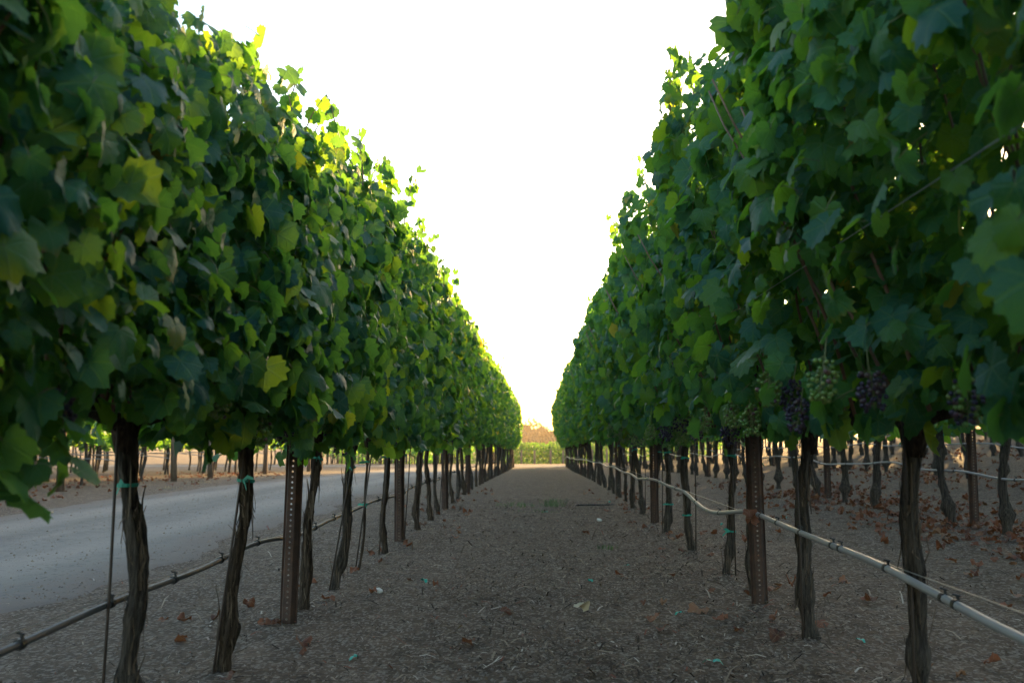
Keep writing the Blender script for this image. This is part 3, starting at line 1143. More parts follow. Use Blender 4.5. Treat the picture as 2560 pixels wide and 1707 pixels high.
build_row('R', RX, -1, RY, RR, RLEAN, rlab, [(0.52, 4.0, 2.20, 1.3), (0.48, 3.9, 2.14, 1.0), (0.5, 5.6, 2.25, 1.0), (0.5, 7.5, 2.3, 1.0), (0.45, 12.0, 2.4, 1.0), (0, 4.75, 2.45, 1.2), (0, 9.6, 2.46, 1.2), (0, 5.7, 2.3, 1.2)])

# ------------------------------------------------------------------ steel posts, stakes, wires, hoses


def post_mesh(h=2.0):
    """perforated hat-section vineyard post: web with a column of holes, two sloping sides, two lips"""
    mb = MB()
    pitch = 0.0235
    w = 0.015
    n = int(h / pitch)
    hr = 0.0048
    for k in range(n):
        zc = 0.02 + pitch * k
        z0, z1 = zc - pitch / 2, zc + pitch / 2
        if k % 1 == 0 and zc < 1.2:
            outer = [(-w, 0, z0), (0, 0, z0), (w, 0, z0), (w, 0, zc), (w, 0, z1), (0, 0, z1), (-w, 0, z1), (-w, 0, zc)]
            inner = []
            for (x, y, z) in outer:
                d = Vector((x, 0, z - zc)).normalized() * hr
                inner.append((d.x, 0, zc + d.z))
            mb.add(outer + inner, [(j, (j + 1) % 8, 8 + (j + 1) % 8, 8 + j) for j in range(8)])
    zt0, zt1 = 0.02 + pitch * (sum(1 for k in range(n) if 0.02 + pitch * k < 1.2) - 0.5), h
    mb.add([(-w, 0, zt0), (w, 0, zt0), (w, 0, zt1), (-w, 0, zt1)], [(0, 1, 2, 3)])
    mb.add([(-w, 0, -0.05), (w, 0, -0.05), (w, 0, 0.02 - pitch / 2), (-w, 0, 0.02 - pitch / 2)], [(0, 1, 2, 3)])
    prof = [(-0.036, 0.022), (-0.028, 0.026), (-0.015, 0.0)]
    for s in (1, -1):
        for a, b in zip(prof[:-1], prof[1:]):
            vs = [(s * a[0], a[1], -0.05), (s * b[0], b[1], -0.05), (s * b[0], b[1], h), (s * a[0], a[1], h)]
            mb.add(vs, [(0, 1, 2, 3) if s > 0 else (3, 2, 1, 0)])
    return mb.mesh("steel_post", M['rust'])


POST = post_mesh()


def steel_post(x, y, label, group, rz=0.0, tilt=(0, 0)):
    o = mobj("steel_post", POST, None, (x, y, tz(x, y)), (tilt[0], tilt[1], rz), (1.08, 1.08, 1))
    md = o.modifiers.new("thickness", 'SOLIDIFY')
    md.thickness = 0.003
    md.offset = 0
    return tag(o, label, "post", group)


LP = [4.38, 7.85, 11.6, 15.2, 18.9, 22.6, 26.3, 30.0, 33.7, 37.4]
RP = [4.93, 9.73, 14.2, 18.6, 22.9, 27.0, 31.2, 35.3]
for i, y in enumerate(LP):
    steel_post(LX + 0.0, y, ["rusty perforated steel post wedged against a vine trunk beside the gravel road",
                             "second rusty perforated steel post along the row beside the gravel road",
                             "third rusty perforated steel post along the row beside the gravel road"][i] if i < 3 else
               f"{ordinal(i + 1)} rusty steel post along the row beside the gravel road", "steel posts of the row beside the road", R.uniform(-.08, .08), (0, 0.022 if i == 0 else R.uniform(-.02, .02)))
for i, y in enumerate(RP):
    steel_post(RX + (-0.04 if i == 0 else 0.0), y, "large rusty perforated steel post with the pale drip hose crossing it" if i == 0 else
               f"{ordinal(i + 1)} rusty perforated steel post along the pale hose row", "steel posts of the pale hose row", R.uniform(-.08, .08) - 0.2, (0, -0.018 if i == 0 else R.uniform(-.02, .02)))


def stake(x, y, top, label, group, r=0.0045, h=0.86):
    mb = MB()
    mb.tube([(0, 0, -0.05), (top[0] * 0.5 + 0.004, top[1] * 0.5, h * 0.5), (top[0], top[1], h)], r, 6)
    return tag(mobj("training_stake", mb.mesh("training_stake", M['stake'], True), None, (x, y, tz(x, y))), label, "stake", group)


for i, y in enumerate(LY):
    if 2.2 < y < 13 and i != 6:
        d = {4: -0.055, 5: -0.02, 7: -0.03}[i] if i in (4, 5, 7) else R.uniform(-.06, .06)
        stake(LX + d, y - 0.05, (LLEAN[i][0] + 0.055 if i != 4 else 0.02, LLEAN[i][1] * .5),
              ["thin dark stake along the thickest dark trunk by the road", "thin stake leaning along the stump-footed shaggy vine by the road"][i - 4] if i in (4, 5) else
              f"thin dark stake at the {ordinal(i + 1)} vine from the camera end of the roadside row", "training stakes beside the road row")
for i, y in enumerate(RY):
    if 2.2 < y < 13 and i != 6:
        stake(RX + (-0.045 if i in (4, 5) else R.uniform(-.05, .05)), y - 0.05, (R.uniform(-.02, .02), RLEAN[i][1] * .5),
              {4: "thin dark stake against the thick near trunk behind the pale hose", 5: "thin upright stake on the vine with the flared knobby foot",
               7: "thin stake standing apart from the slim bent vine"}.get(i) or f"thin dark stake at the {ordinal(i + 1)} vine from the camera end of the pale hose row",
              "training stakes in the pale hose row")


def smooth_path(pts, sub=6):
    out = []
    P = [Vector(p) for p in pts]
    for i in range(len(P) - 1):
        a, b, c, d = P[max(i - 1, 0)], P[i], P[i + 1], P[min(i + 2, len(P) - 1)]
        for k in range(sub):
            t = k / sub
            out.append(0.5 * ((2 * b) + (c - a) * t + (2 * a - 5 * b + 4 * c - d) * t * t + (3 * b - a - 3 * c + d) * t ** 3))
    out.append(P[-1])
    return out


def ring_mesh():
    mb = MB()
    n, L = 10, 0.008
    mb.tube([(0, -L, 0), (0, L, 0)], 0.0135, n)
    mb.box((0.004, 0, 0.017), (0.006, 0.006, 0.014))
    mb.tube([(0.010, 0, 0.021), (-0.009, 0, 0.026)], 0.0025, 5)
    return mb.mesh("hose_clip", M['clip'])


CLIP = ring_mesh()


def hose(pts, r, mat, label, group, clips, n=8):
    path = smooth_path(pts)
    mb = MB()
    mb.tube(path, r, n)
    h = tag(mobj("drip_hose", mb.mesh("drip_hose", M[mat], True)), label, "hose", group)
    for c in clips:
        k = min(range(len(path)), key=lambda q: abs(path[q].y - c))
        d = (path[min(k + 1, len(path) - 1)] - path[max(k - 1, 0)]).normalized()
        o = mobj("hose_clip", CLIP, h, path[k], d.to_track_quat('Y', 'Z').to_euler())
    return h


lh = [(LX - 0.055, y, 0.36 + float(dip(y)) + 0.012 * math.sin(2.1 * y) + 0.01 * math.sin(5 * y)) for y in np.arange(-1.5, 40, 0.7)]
hose(lh, 0.0090, 'hose', "grey drip hose running behind the trunks of the row beside the road", "irrigation hoses",
     [y + d for y in np.arange(1.2, 13, 0.98) for d in (0, 0.5)])
rh = [(1.02, -1.0, 0.37), (1.02, 1.0, 0.37), (1.02, 2.10, 0.378), (1.02, 2.6, 0.40), (1.02, 3.1, 0.425), (1.02, 3.65, 0.432), (1.03, 4.2, 0.435), (1.04, 4.86, 0.443),
      (1.03, 5.15, 0.435), (1.02, 5.5, 0.405), (1.02, 5.9, 0.375), (1.02, 6.3, 0.37), (1.02, 6.7, 0.395), (1.02, 7.2, 0.43), (1.02, 8.0, 0.43), (1.02, 9.0, 0.44),
      (1.02, 10.0, 0.41), (1.02, 10.6, 0.39), (1.02, 11.3, 0.41), (1.02, 12.5, 0.40), (1.02, 14, 0.42), (1.02, 15.5, 0.39), (1.02, 17, 0.42), (1.02, 19, 0.40),
      (1.02, 22, 0.42), (1.02, 25, 0.42), (1.02, 28, 0.41), (1.02, 31, 0.43), (1.02, 34, 0.42), (1.02, 37, 0.45), (1.0, 39.2, 0.40), (0.96, 40.0, 0.27)]
rh = [(a, b, c + float(dip(b))) for a, b, c in rh]
hose(rh, 0.0115, 'hosepale', "pale wavy drip hose hung in front of the trunks of the aisle row", "irrigation hoses",
     [2.0, 2.15, 2.55, 2.62, 3.0, 3.45, 3.52, 4.0, 4.45, 4.8, 5.0, 5.75, 6.6, 7.6, 8.6, 9.5, 10.4, 11.5, 12.5])


def wire(p0, p1, label, group, r=0.0013, n=30):
    a, b = Vector(p0), Vector(p1)
    pts = []
    for i in range(n + 1):
        u = i / n
        p = a.lerp(b, u)
        p.z += float(dip(p.y))
        pts.append(p)
    mb = MB()
    mb.tube(pts, r, 5)
    return tag(mobj("trellis_wire", mb.mesh("trellis_wire", M['wire'], True)), label, "wire", group)


wire((LX - 0.055, -1.5, 0.378), (LX - 0.055, 40.0, 0.378), "thin wire just above the grey hose of the roadside row", "trellis wires")
wire((1.035, -1.0, 0.425), (1.03, 40.0, 0.475), "thin wire just above the pale wavy hose", "trellis wires", 0.0016)
for sx, x0, nm in ((1, LX, "row beside the road"), (-1, RX, "pale hose row")):
    wire((x0, -1.5, 0.87), (x0, 40.0, 0.87), f"lowest fruiting wire through the canopy of the {nm}", "trellis wires")
    wire((x0 + sx * (0.20 if sx > 0 else 0.36), -1.5, 1.28), (x0 + sx * (0.20 if sx > 0 else 0.36), 40.0, 1.28), f"catch wire among the leaves on the aisle side of the {nm}", "trellis wires")

# ------------------------------------------------------------------ vines further off: shared shapes
def far_foliage(seed, seg=1.02, n=560, tmpl=TEMPL_TINY, h=(0.76, 2.15)):
    global NR
    ys = NR.uniform(-seg / 2, seg / 2, n)
    zs = NR.uniform(*h, n)
    x = NR.uniform(-0.34, 0.34, n)
    s2 = np.sign(x)
    nrm = np.stack([s2 * NR.uniform(0.1, 1.0, n), NR.normal(0, 0.6, n), NR.uniform(-0.1, 1.1, n)], 1)
    tip = np.stack([s2 * NR.uniform(0, 0.7, n), NR.normal(0, 0.5, n), -np.ones(n)], 1)
    rot = frames(nrm, tip, NR.normal(0, 0.7, n))
    scl = np.clip(NR.normal(0.062, 0.012, n), 0.035, 0.09)
    return scatter_mesh("foliage", tmpl, np.stack([x, ys, zs], 1), rot, scl, NR.random(n), [M['leaf'], M['petiole']])


FAR_FOL = [far_foliage(i) for i in range(6)]
CROSS_FOL = [far_foliage(i, 1.1, 1000, TEMPL_TINY, (0.22, 2.25)) for i in range(3)]
FAR_TRUNK = [trunk_mesh(1000 + i, R.uniform(0.026, 0.034), 0.84, (R.uniform(-.06, .06), R.uniform(-.12, .12)), 12, 20, 'barkgrey', R.uniform(1.6, 2.0))[0] for i in range(8)]
THIN_TRUNK = [trunk_mesh(1020 + i, R.uniform(0.024, 0.032), 0.84, (R.uniform(-.03, .03), R.uniform(-.06, .06)), 8, 12, 'barkgrey', 1.2)[0] for i in range(5)]
RIB = [ribbon_mesh(0.036, 1040 + i) for i in range(4)]


def far_vine(x, y, rz, label, group, trunks, tie=0.0, fols=None):
    o = tag(empty("grape_vine", (x, y, tz(x, y)), rz), label, "grapevine", group)
    mobj("trunk", R.choice(trunks), o, (0, 0, 0), (0, 0, R.uniform(-.6, .6)), (1, 1, 1.02))
    if R.random() < tie:
        mobj("tie_ribbon", R.choice(RIB), o, (0, 0, R.uniform(0.66, 0.76)), (0, 0, R.uniform(-1, 1)))
    if True:
        f = mobj("foliage", R.choice(fols or FAR_FOL), o, (0, 0, 0), (0, 0, R.choice((0, math.pi))), (1, 1, R.uniform(0.96, 1.06)))
        f["kind"] = "stuff"
    return o


for rI, (rx, ys0, ys1, pst) in enumerate(((3.5, 3.4, 49.0, 4.3), (5.75, 6.3, 50, 4.4), (8.0, 9.6, 40, 4.4), (10.3, 13.0, 34, 4.5))):  # nearer rows lengthened out of view to keep the aisle in shade
    rown = ordinal(rI + 2)
    y = ys0
    k = 0
    while y < ys1:
        k += 1
        far_vine(rx + R.uniform(-.04, .04), y, 0, f"{ordinal(k)} grape vine of the {rown} row behind the pale hose row", f"vines of the {rown} row past the pale hose row", FAR_TRUNK, 0.35)
        y += 1.05 + R.uniform(-.08, .08)
    y = ys0 + 0.55
    k = 0
    while y < ys1:
        k += 1
        steel_post(rx, y, f"{ordinal(k)} rusty steel post of the {rown} row behind the pale hose row", f"steel posts of the {rown} row past the pale hose row", R.uniform(-.2, .2))
        y += pst + R.uniform(-.2, .2)
    hp = []
    for yy in np.arange(ys0 - 1.5, ys1, 0.8):
        hp.append((rx - 0.06, yy, tz(rx, yy) + 0.45 + 0.03 * math.sin(1.45 * yy + rI) + 0.012 * math.sin(4 * yy)))
    hose(hp, 0.010, 'hosepale', f"pale hose strung along the {rown} row of trunks, behind the aisle row", "irrigation hoses", list(np.arange(ys0, 14, 1.0)), 6)


# the rows higher up the slope, plus some added to block low sun, too far to tell vine from vine
def distant_rows():
    P, mb = [], MB()
    for rx in (12.6, 14.9, 17.2, 19.5, 21.8):
        n = 2400
        y = NR.uniform(rx * 0.9 + 1, 46, n)
        x = rx + NR.uniform(-0.36, 0.36, n)
        P.append(np.stack([x, y, terrain(x, y) + NR.uniform(0.74, 2.1, n)], 1))
        yy = rx * 0.9 + 1
        while yy < 46:
            b = Vector((rx, yy, tz(rx, yy)))
            mb.tube([b, b + Vector((0.03, 0.04, 0.4)), b + Vector((0, R.uniform(-.08, .08), 0.9))], [0.05, 0.036, 0.04], 6)
            yy += 1.1
    for rx, ya, yb in ((-2.5, 45, 68), (-4.8, 45, 68), (-7.2, 45, 68), (-9.6, 45, 68), (-12.0, 45, 68), (8.0, 46, 66), (10.3, 40, 62)):  # rows added ahead so the low sun does not reach the ground
        n = 1500
        y = NR.uniform(ya, yb, n)
        x = rx + NR.uniform(-0.36, 0.36, n)
        P.append(np.stack([x, y, terrain(x, y) + NR.uniform(0.70, 2.25, n)], 1))
        for yy in np.arange(ya, yb, 1.1):
            b = Vector((rx, yy, tz(rx, yy)))
            mb.tube([b, b + Vector((0.03, 0.04, 0.4)), b + Vector((0, R.uniform(-.08, .08), 0.9))], [0.045, 0.034, 0.04], 6)
    for q in range(12):
        yr = 8.2 + 2.42 * q
        x = NR.uniform(-30, -12.5 if yr < 18 else -11.5, 1100)
        y = yr + NR.uniform(-0.36, 0.36, 1100)
        P.append(np.stack([x, y, terrain(x, y) + NR.uniform(0.70, 2.1, 1100)], 1))
        for xx in np.arange(-13.2, -26, -1.0):
            b = Vector((xx, yr, tz(xx, yr)))
            mb.tube([b, b + Vector((0.03, 0.02, 0.4)), b + Vector((R.uniform(-.06, .06), 0, 0.9))], [0.034, 0.026, 0.03], 6)
    P = np.concatenate(P)
    n = len(P)
    s2 = NR.choice((-1.0, 1.0), n)
    nrm = np.stack([s2 * NR.uniform(0.1, 1.0, n), NR.normal(0, 0.6, n), NR.uniform(-0.1, 1.1, n)], 1)
    tip = np.stack([s2 * NR.uniform(0, 0.7, n), NR.normal(0, 0.5, n), -np.ones(n)], 1)
    me = scatter_mesh("distant_vines", TEMPL_TINY, P, frames(nrm, tip, NR.normal(0, .7, n)), np.clip(NR.normal(0.10, 0.015, n), .05, .13), NR.random(n), [M['leaf'], M['petiole']])
    tag(mobj("distant_vines", me), "leafy vine rows in the distance behind the other rows on both sides, some added to block low sun", "grapevines", kind="stuff")
    tag(mobj("distant_trunks", mb.mesh("distant_trunks", M['barkgrey'], True)), "thin dark trunks of the vine rows in the distance on both sides, some added to block low sun", "grapevines", kind="stuff")


distant_rows()


# end posts of wood
def wood_post_mesh(seed, r, h):
    g = random.Random(seed)
    mb = MB()
    mb.tube([(0, 0, -0.05), (0.004, 0, h * 0.5), (0, 0.004, h - 0.012), (0, 0, h)], [r * 1.04, r, r * 0.97, r * 0.88], 14, roff=lambda i, j: 1 + 0.03 * math.sin(5 * j + seed))
    return mb.mesh("end_post", M['wood'], smooth=True)


WPOST = [wood_post_mesh(i, 0.062, 1.75) for i in range(3)]


def end_post(x, y, label, group, lean=(0, 0), s=1.0):
    return tag(mobj("end_post", R.choice(WPOST), None, (x, y, tz(x, y)), (lean[0], lean[1], R.uniform(0, 6)), (s, s, 1)), label, "post", group)


end_post(LX, 40.2, "stout wooden end post closing the row beside the gravel road", "wooden end posts at the aisle rows", (-0.06, 0), 1.2)
end_post(RX, 40.5, "stout wooden end post closing the pale hose row", "wooden end posts at the aisle rows", (-0.06, 0), 1.1)
for rI, rx in enumerate((3.5, 5.75, 8.0, 10.3)):
    end_post(rx, (49.8, 50.8, 40.8, 34.8)[rI], f"wooden end post closing the {ordinal(rI + 2)} row behind the pale hose row", "wooden end posts at the rows past the pale hose", (-0.05, 0))

# block of vines across the gravel road: rows run away from the road
y = 8.2
k = 0
while y < 36:
    k += 1
    ex = -7.2 - 0.012 * y + R.uniform(-.1, .1)
    end_post(ex, y, f"{ordinal(k)} weathered wooden end post across the gravel road, counted from the near end", "wooden end posts across the gravel road", (0, R.uniform(-.05, .03)))
    nv = 7 if y < 18 else 5
    for j in range(nv):
        vx = ex - 0.75 - 0.98 * j + R.uniform(-.08, .08)
        far_vine(vx, y + R.uniform(-.05, .05), math.pi / 2, f"{ordinal(j + 1)} slim vine behind the {ordinal(k)} wooden end post across the gravel road",
                 "slim vines across the gravel road", THIN_TRUNK, 0.2)
    if y < 30:
        hp = [(ex + 0.05, y, 0.38), (ex - 0.4, y, 0.45)] + [(ex - 0.75 - q, y, 0.46 + 0.03 * math.sin(2.3 * q + k)) for q in np.arange(0.3, 6, 0.7)]
        hose(hp, 0.008, 'hosepale', f"grey hose tied to the {ordinal(k)} wooden end post across the gravel road", "irrigation hoses", [], 6)
        steel_post(ex - 2.7, y + 0.02, f"dark steel post behind the {ordinal(k)} wooden end post across the gravel road", "steel posts across the gravel road", math.pi / 2)
    y += 2.42 + R.uniform(-.08, .08)

# the vineyard beyond the cross road, at the end of the aisle: one row seen side on
for k in range(26):
    x = -14.5 + k * 1.05 + R.uniform(-.08, .08)
    y = 74 + R.uniform(-.1, .1)
    far_vine(x, y, math.pi / 2, f"{ordinal(k + 1)} sunlit vine from the road side in the far cross row beyond the aisle", "vines of the far cross row", FAR_TRUNK, 0, CROSS_FOL)
    end_post(x + 0.5, y - 0.5, f"{ordinal(k + 1)} pale wooden post from the road side in the far cross row", "posts of the far cross row", (0, 0), 1.25)
for k in range(9):  # row set close behind and sized to shade the cross row's lower leaves
    x = -3.5 + k * 1.1
    far_vine(x, 76.4, math.pi / 2, f"{ordinal(k + 1)} vine from the road side in the second far cross row", "vines of the second far cross row", FAR_TRUNK, 0, CROSS_FOL)


# wooded ridge far off
def crown_mesh(seed, rx, rz, n=1500):
    rg = np.random.default_rng(seed)
    lob = [(rg.uniform(-.55, .55) * rx, rg.uniform(-.55, .55) * rx, rg.uniform(0.25, 0.75) * rz * 1.3, rg.uniform(0.35, 0.6)) for _ in range(9)]
    P = []
    for (a, b, c, s) in lob:
        m = n // 9
        d = rg.normal(0, 1, (m, 3))
        d /= np.linalg.norm(d, axis=1, keepdims=True)
        q = rg.uniform(0.6, 1.05, (m, 1))
        P.append(d * q * np.array([rx * s, rx * s, rz * s * 0.8]) + np.array([a, b, c]))
    P = np.concatenate(P)
    m = len(P)
    nrm = rg.normal(0, 1, (m, 3))
    tip = rg.normal(0, 1, (m, 3))
    return scatter_mesh("crown", TEMPL_LOW[:3], P, frames(nrm, tip, np.zeros(m)), rg.uniform(0.22, 0.45, m), rg.uniform(0, .8, m), [M['treeleaf'], M['petiole']])


CROWN = [crown_mesh(i, 5.6, 5.0) for i in range(3)]
tmb = MB()
tmb.tube([(0, 0, -0.3), (0.1, 0, 1.0), (0, 0.1, 2.2), (0.1, 0, 3.6)], [0.34, 0.27, 0.22, 0.1], 8)
for a in range(5):
    th = a * 1.26
    tmb.tube([(0.05, 0, 1.5 + 0.2 * a), (1.1 * math.cos(th), 1.1 * math.sin(th), 2.6 + 0.2 * a), (2.0 * math.cos(th), 2.0 * math.sin(th), 3.6 + 0.2 * a)], [0.13, 0.09, 0.04], 6)
TREE_TRUNK = tmb.mesh("trunk", M['bark'], True)
ti = 0
for (tx, ty, ts, tw) in ((-38, 268, 1.0, 1.2), (-29, 262, 1.1, 1.2), (-21, 272, 1.0, 1.1), (-14, 264, 1.05, 1.2), (-8.0, 260, 1.08, 1.1), (-3.2, 262, 1.0, 1.05), (1.2, 266, 0.80, 1.1),
                         (5.5, 262, 0.78, 1.2), (11, 266, 0.9, 1.2), (18, 262, 1.0, 1.2), (26, 268, 1.1, 1.2), (35, 264, 1.0, 1.2)):
    ti += 1
    o = tag(empty("distant_tree", (tx, ty, tz(tx, ty)), R.uniform(0, 6)), f"{ordinal(ti)} hazy round tree on the far ridge, counted from the road side", "tree", "hazy trees on the far ridge")
    o.scale = (tw, tw, ts * 1.22)
    mobj("trunk", TREE_TRUNK, o)
    f = mobj("crown", CROWN[ti % 3], o, (0, 0, -0.6))
    f["kind"] = "stuff"

# ------------------------------------------------------------------ what lies on the ground
def chips(n, name, label, mean, spread, longest):
    y = 2.3 + 11.0 * NR.random(n) ** 1.9
    x = NR.uniform(-2.6, 5.4, n)
    x = np.where(NR.random(n) < 0.55, NR.normal(0.25, 0.75, n), x)
    x = np.where(NR.random(n) < 0.14, NR.normal(0, 0.22, n) + np.where(NR.random(n) < .5, LX, RX), x)
    keep = (np.abs(x) < (0.62 * y + 0.35)) & (NR.random(n) < 0.62 + 0.38 * np.sin(2.7 * x + 1.5 * np.sin(1.9 * y)) * np.sin(2.2 * y + 1.1 * np.sin(2.4 * x)))
    x, y = x[keep], y[keep]
    n = len(x)
    z = terrain(x, y)
    L = np.clip(NR.lognormal(mean, spread, n), 0.005, longest)
    W = np.minimum(L * NR.uniform(0.08, 0.26, n), 0.007)
    a = NR.uniform(0, 6.283, n)
    tilt = NR.normal(0, 0.22, n)
    H = NR.uniform(0.0005, 0.004, n)
    dx, dy = np.cos(a), np.sin(a)
    V = np.zeros((n, 6, 3))
    for k, (l, w) in enumerate(((-1, -1), (-1, 1), (0, -1), (0, 1), (1, -1), (1, 1))):
        V[:, k, 0] = x + dx * L * l * .5 - dy * W * w * .5
        V[:, k, 1] = y + dy * L * l * .5 + dx * W * w * .5
        V[:, k, 2] = z + 0.003 + H + np.abs(np.sin(tilt)) * L * .5 + np.sin(tilt) * L * l * .5 + (0.12 * L if l == 0 else 0) + 0.1 * W * w
    F = np.array([[0, 2, 3, 1], [2, 4, 5, 3]])
    F = (F[None] + (np.arange(n) * 6)[:, None, None]).reshape(-1, 4)
    me = bpy.data.meshes.new(name)
    me.from_pydata(V.reshape(-1, 3).tolist(), [], F.tolist())
    me.materials.append(M['chip'])
    at = me.attributes.new("tint", 'FLOAT', 'POINT')
    at.data.foreach_set("value", np.repeat(NR.random(n), 6))
    return tag(mobj(name, me), label, "mulch", kind="stuff")


chips(125000, "wood_chips", "pale and brown wood chips mulching the aisle floor", -4.35, 0.55, 0.065)
chips(2600, "twigs", "longer straw and cane twigs among the aisle mulch", -2.75, 0.4, 0.16)


def stones(n):
    y = 5.0 + 22 * NR.random(n) ** 1.7
    x = NR.uniform(ROAD_X0 - 0.6, ROAD_X1 + 0.7, n)
    z = terrain(x, y) + 0.008
    r = np.clip(NR.lognormal(-5.7, 0.5, n), 0.0015, 0.013)
    O = np.array([(1, 0, 0), (0, 1, 0), (-1, 0, 0), (0, -1, 0), (0, 0, .8), (0, 0, -.5)], float)
    V = O[None] * r[:, None, None] * NR.uniform(0.6, 1.3, (n, 6, 1)) + np.stack([x, y, z], 1)[:, None, :]
    F = np.array([(0, 1, 4), (1, 2, 4), (2, 3, 4), (3, 0, 4)])
    F = (F[None] + (np.arange(n) * 6)[:, None, None]).reshape(-1, 3)
    me = bpy.data.meshes.new("gravel")
    me.from_pydata(V.reshape(-1, 3).tolist(), [], F.tolist())
    me.materials.append(M['chip'])
    at = me.attributes.new("tint", 'FLOAT', 'POINT')
    at.data.foreach_set("value", np.repeat(NR.random(n) * 0.35 + 0.5, 6))
    return tag(mobj("gravel", me), "loose small stones on the gravel road", "gravel", kind="stuff")


stones(14000)


def litter(name, label, n, regions, smin=0.022, smax=0.048):
    P = []
    for (xa, xb, ya, yb, w) in regions:
        m = int(n * w)
        P.append(np.stack([NR.normal((xa + xb) / 2, (xb - xa) / 4, m), NR.uniform(ya, yb, m)], 1))
    P = np.concatenate(P)
    z = terrain(P[:, 0], P[:, 1]) + NR.uniform(0.008, 0.03, len(P))
    nrm = np.stack([NR.normal(0, .4, len(P)), NR.normal(0, .4, len(P)), np.ones(len(P))], 1)
    tip = np.stack([NR.normal(0, 1, len(P)), NR.normal(0, 1, len(P)), np.zeros(len(P))], 1)
    me = scatter_mesh(name, TEMPL_DRY, np.column_stack([P, z]), frames(nrm, tip, np.zeros(len(P))), NR.uniform(smin, smax, len(P)), NR.random(len(P)), [M['dry']])
    return tag(mobj(name, me), label, "dead leaves", kind="stuff")


litter("leaf_litter", "red-brown dead leaves drifted under the rows behind the pale hose", 2300,
       [(2.7, 4.4, 4.0, 14, .40), (4.9, 6.8, 6, 20, .25), (7.1, 9.0, 8, 22, .15), (2.0, 5.5, 4.0, 18, .12), (9.3, 11.4, 12, 24, .08)])
litter("leaf_litter", "russet dead leaves lying at the row ends across the gravel road", 600, [(-9.4, -7.0, 9, 30, .7), (-7.0, -6.2, 9, 28, .12), (-11.5, -9, 9, 30, .18)])

litter("leaf_litter", "thinly scattered dead leaves under the two aisle rows", 150, [(LX - .6, LX + .6, 3.0, 16, .5), (RX - .6, RX + .6, 3.0, 16, .5)], 0.02, 0.042)


def pix_ground(px, py, z0=0.0):
    """where the sight line through a point of the photograph (2352 wide) meets the ground"""
    f = 35 / 36 * 2352
    d = cam.matrix_basis.to_3x3() @ Vector(((px - 1176) / f, (784 - py) / f, -1))
    t = (z0 - CAMZ) / d.z
    return d.x * t, d.y * t


cam.matrix_basis = Matrix.Translation((0, 0, CAMZ)) @ cam.rotation_euler.to_matrix().to_4x4()
for i, (px, py, s, lab) in enumerate((
        (625, 1437, 0.045, "red dry leaf at the foot of the first steel post by the road"),
        (1157, 1409, 0.038, "small russet dry leaf alone on the aisle chips, left of the pale leaf"),
        (1605, 1408, 0.060, "broad mauve-brown dry leaf on the aisle between the pale leaf and the big post"),
        (1500, 1425, 0.042, "orange-brown curled leaf just beside the pale leaf on the aisle"),
        (1523, 1448, 0.040, "dark red curled leaf nearer the camera than its orange neighbour"),
        (1715, 1250, 0.055, "brown dry leaf caught at the side of the big rusty post"),
        (1780, 1360, 0.055, "crumpled brown leaf at the foot of the vine behind the big post"),
        (1885, 1440, 0.040, "orange leaf beside the flared knobby foot of the vine"),
        (755, 1383, 0.045, "rust coloured leaf lying right of the trunk behind the roadside post"),
        (1070, 1480, 0.040, "little reddish leaf on the chips near the bottom of the aisle"),
        (1420, 1325, 0.040, "tan dry leaf on the aisle floor beyond the pale leaf"),
        (1345, 1228, 0.045, "brown leaf in the middle of the aisle beside a white flake"),
        (1650, 1432, 0.035, "small brick-red leaf on the aisle in front of the big post"))):
    x, y = pix_ground(px, py)
    o = mobj("dry_leaf", DRY_ME[i % 8], None, (x, y, tz(x, y) + 0.016), (R.uniform(-.3, .3), R.uniform(-.3, .3), R.uniform(0, 6)), s)
    tag(o, lab, "leaf", "single dry leaves on the aisle")
# leaf hooked on the pale hose at the big post
o = mobj("dry_leaf", DRY_ME[3], None, (1.0, 4.83, 0.425), (1.2, 0.3, 0.4), 0.060)
tag(o, "brown withered leaf hooked on the pale hose at the big rusty post", "leaf", "single dry leaves on the aisle")


def pale_leaf_mesh():
    me = leaf_mesh("pale_leaf", leaf_template(431, 20, 10, petiole=False, crumple=0.9), [M['cream']])
    return me


x, y = pix_ground(1338, 1408)
tag(mobj("pale_leaf", pale_leaf_mesh(), None, (x, y, 0.022), (0.5, 0.2, 1.9), 0.046), "cream coloured curled leaf lying alone in the middle of the aisle", "leaf")
for i, (px, py, lab) in enumerate(((1376, 1195, "small white flake of litter in the mid aisle"), (868, 1362, "tiny white flake near the roadside vines"))):
    x, y = pix_ground(px, py)
    mb = MB()
    g = random.Random(i)
    mb.add([Vector(v) * g.uniform(0.75, 1.15) * Vector((0.03, 0.022, 0.018)).length / 1.4 for v in ICO1[0]], ICO1[1])
    tag(mobj("white_flake", mb.mesh("white_flake", M['white']), None, (x, y, tz(x, y) + 0.012), (0.3, 0.2, i), (1, 1, .6)), lab, "litter")


def scrap_mesh(seed):
    g = random.Random(seed)
    mb = MB()
    for s in (-1, 1):
        a = g.uniform(-.6, .6) + (math.pi if s < 0 else 0)
        d, w = Vector((math.cos(a), math.sin(a), 0)), Vector((-math.sin(a), math.cos(a), 0))
        vs = []
        for k in range(4):
            u = k / 3
            p = d * 0.045 * u + Vector((0, 0, 0.004 + 0.016 * math.sin(u * 3 + g.uniform(0, .6))))
            ww = 0.008 * (1 + 0.5 * math.sin(u * 3))
            vs += [p - w * ww, p + w * ww + Vector((0, 0, g.uniform(0, .01)))]
        mb.add(vs, [(0, 1, 3, 2), (2, 3, 5, 4), (4, 5, 7, 6)])
    return mb.mesh("ribbon_scrap", M['ribbon'])


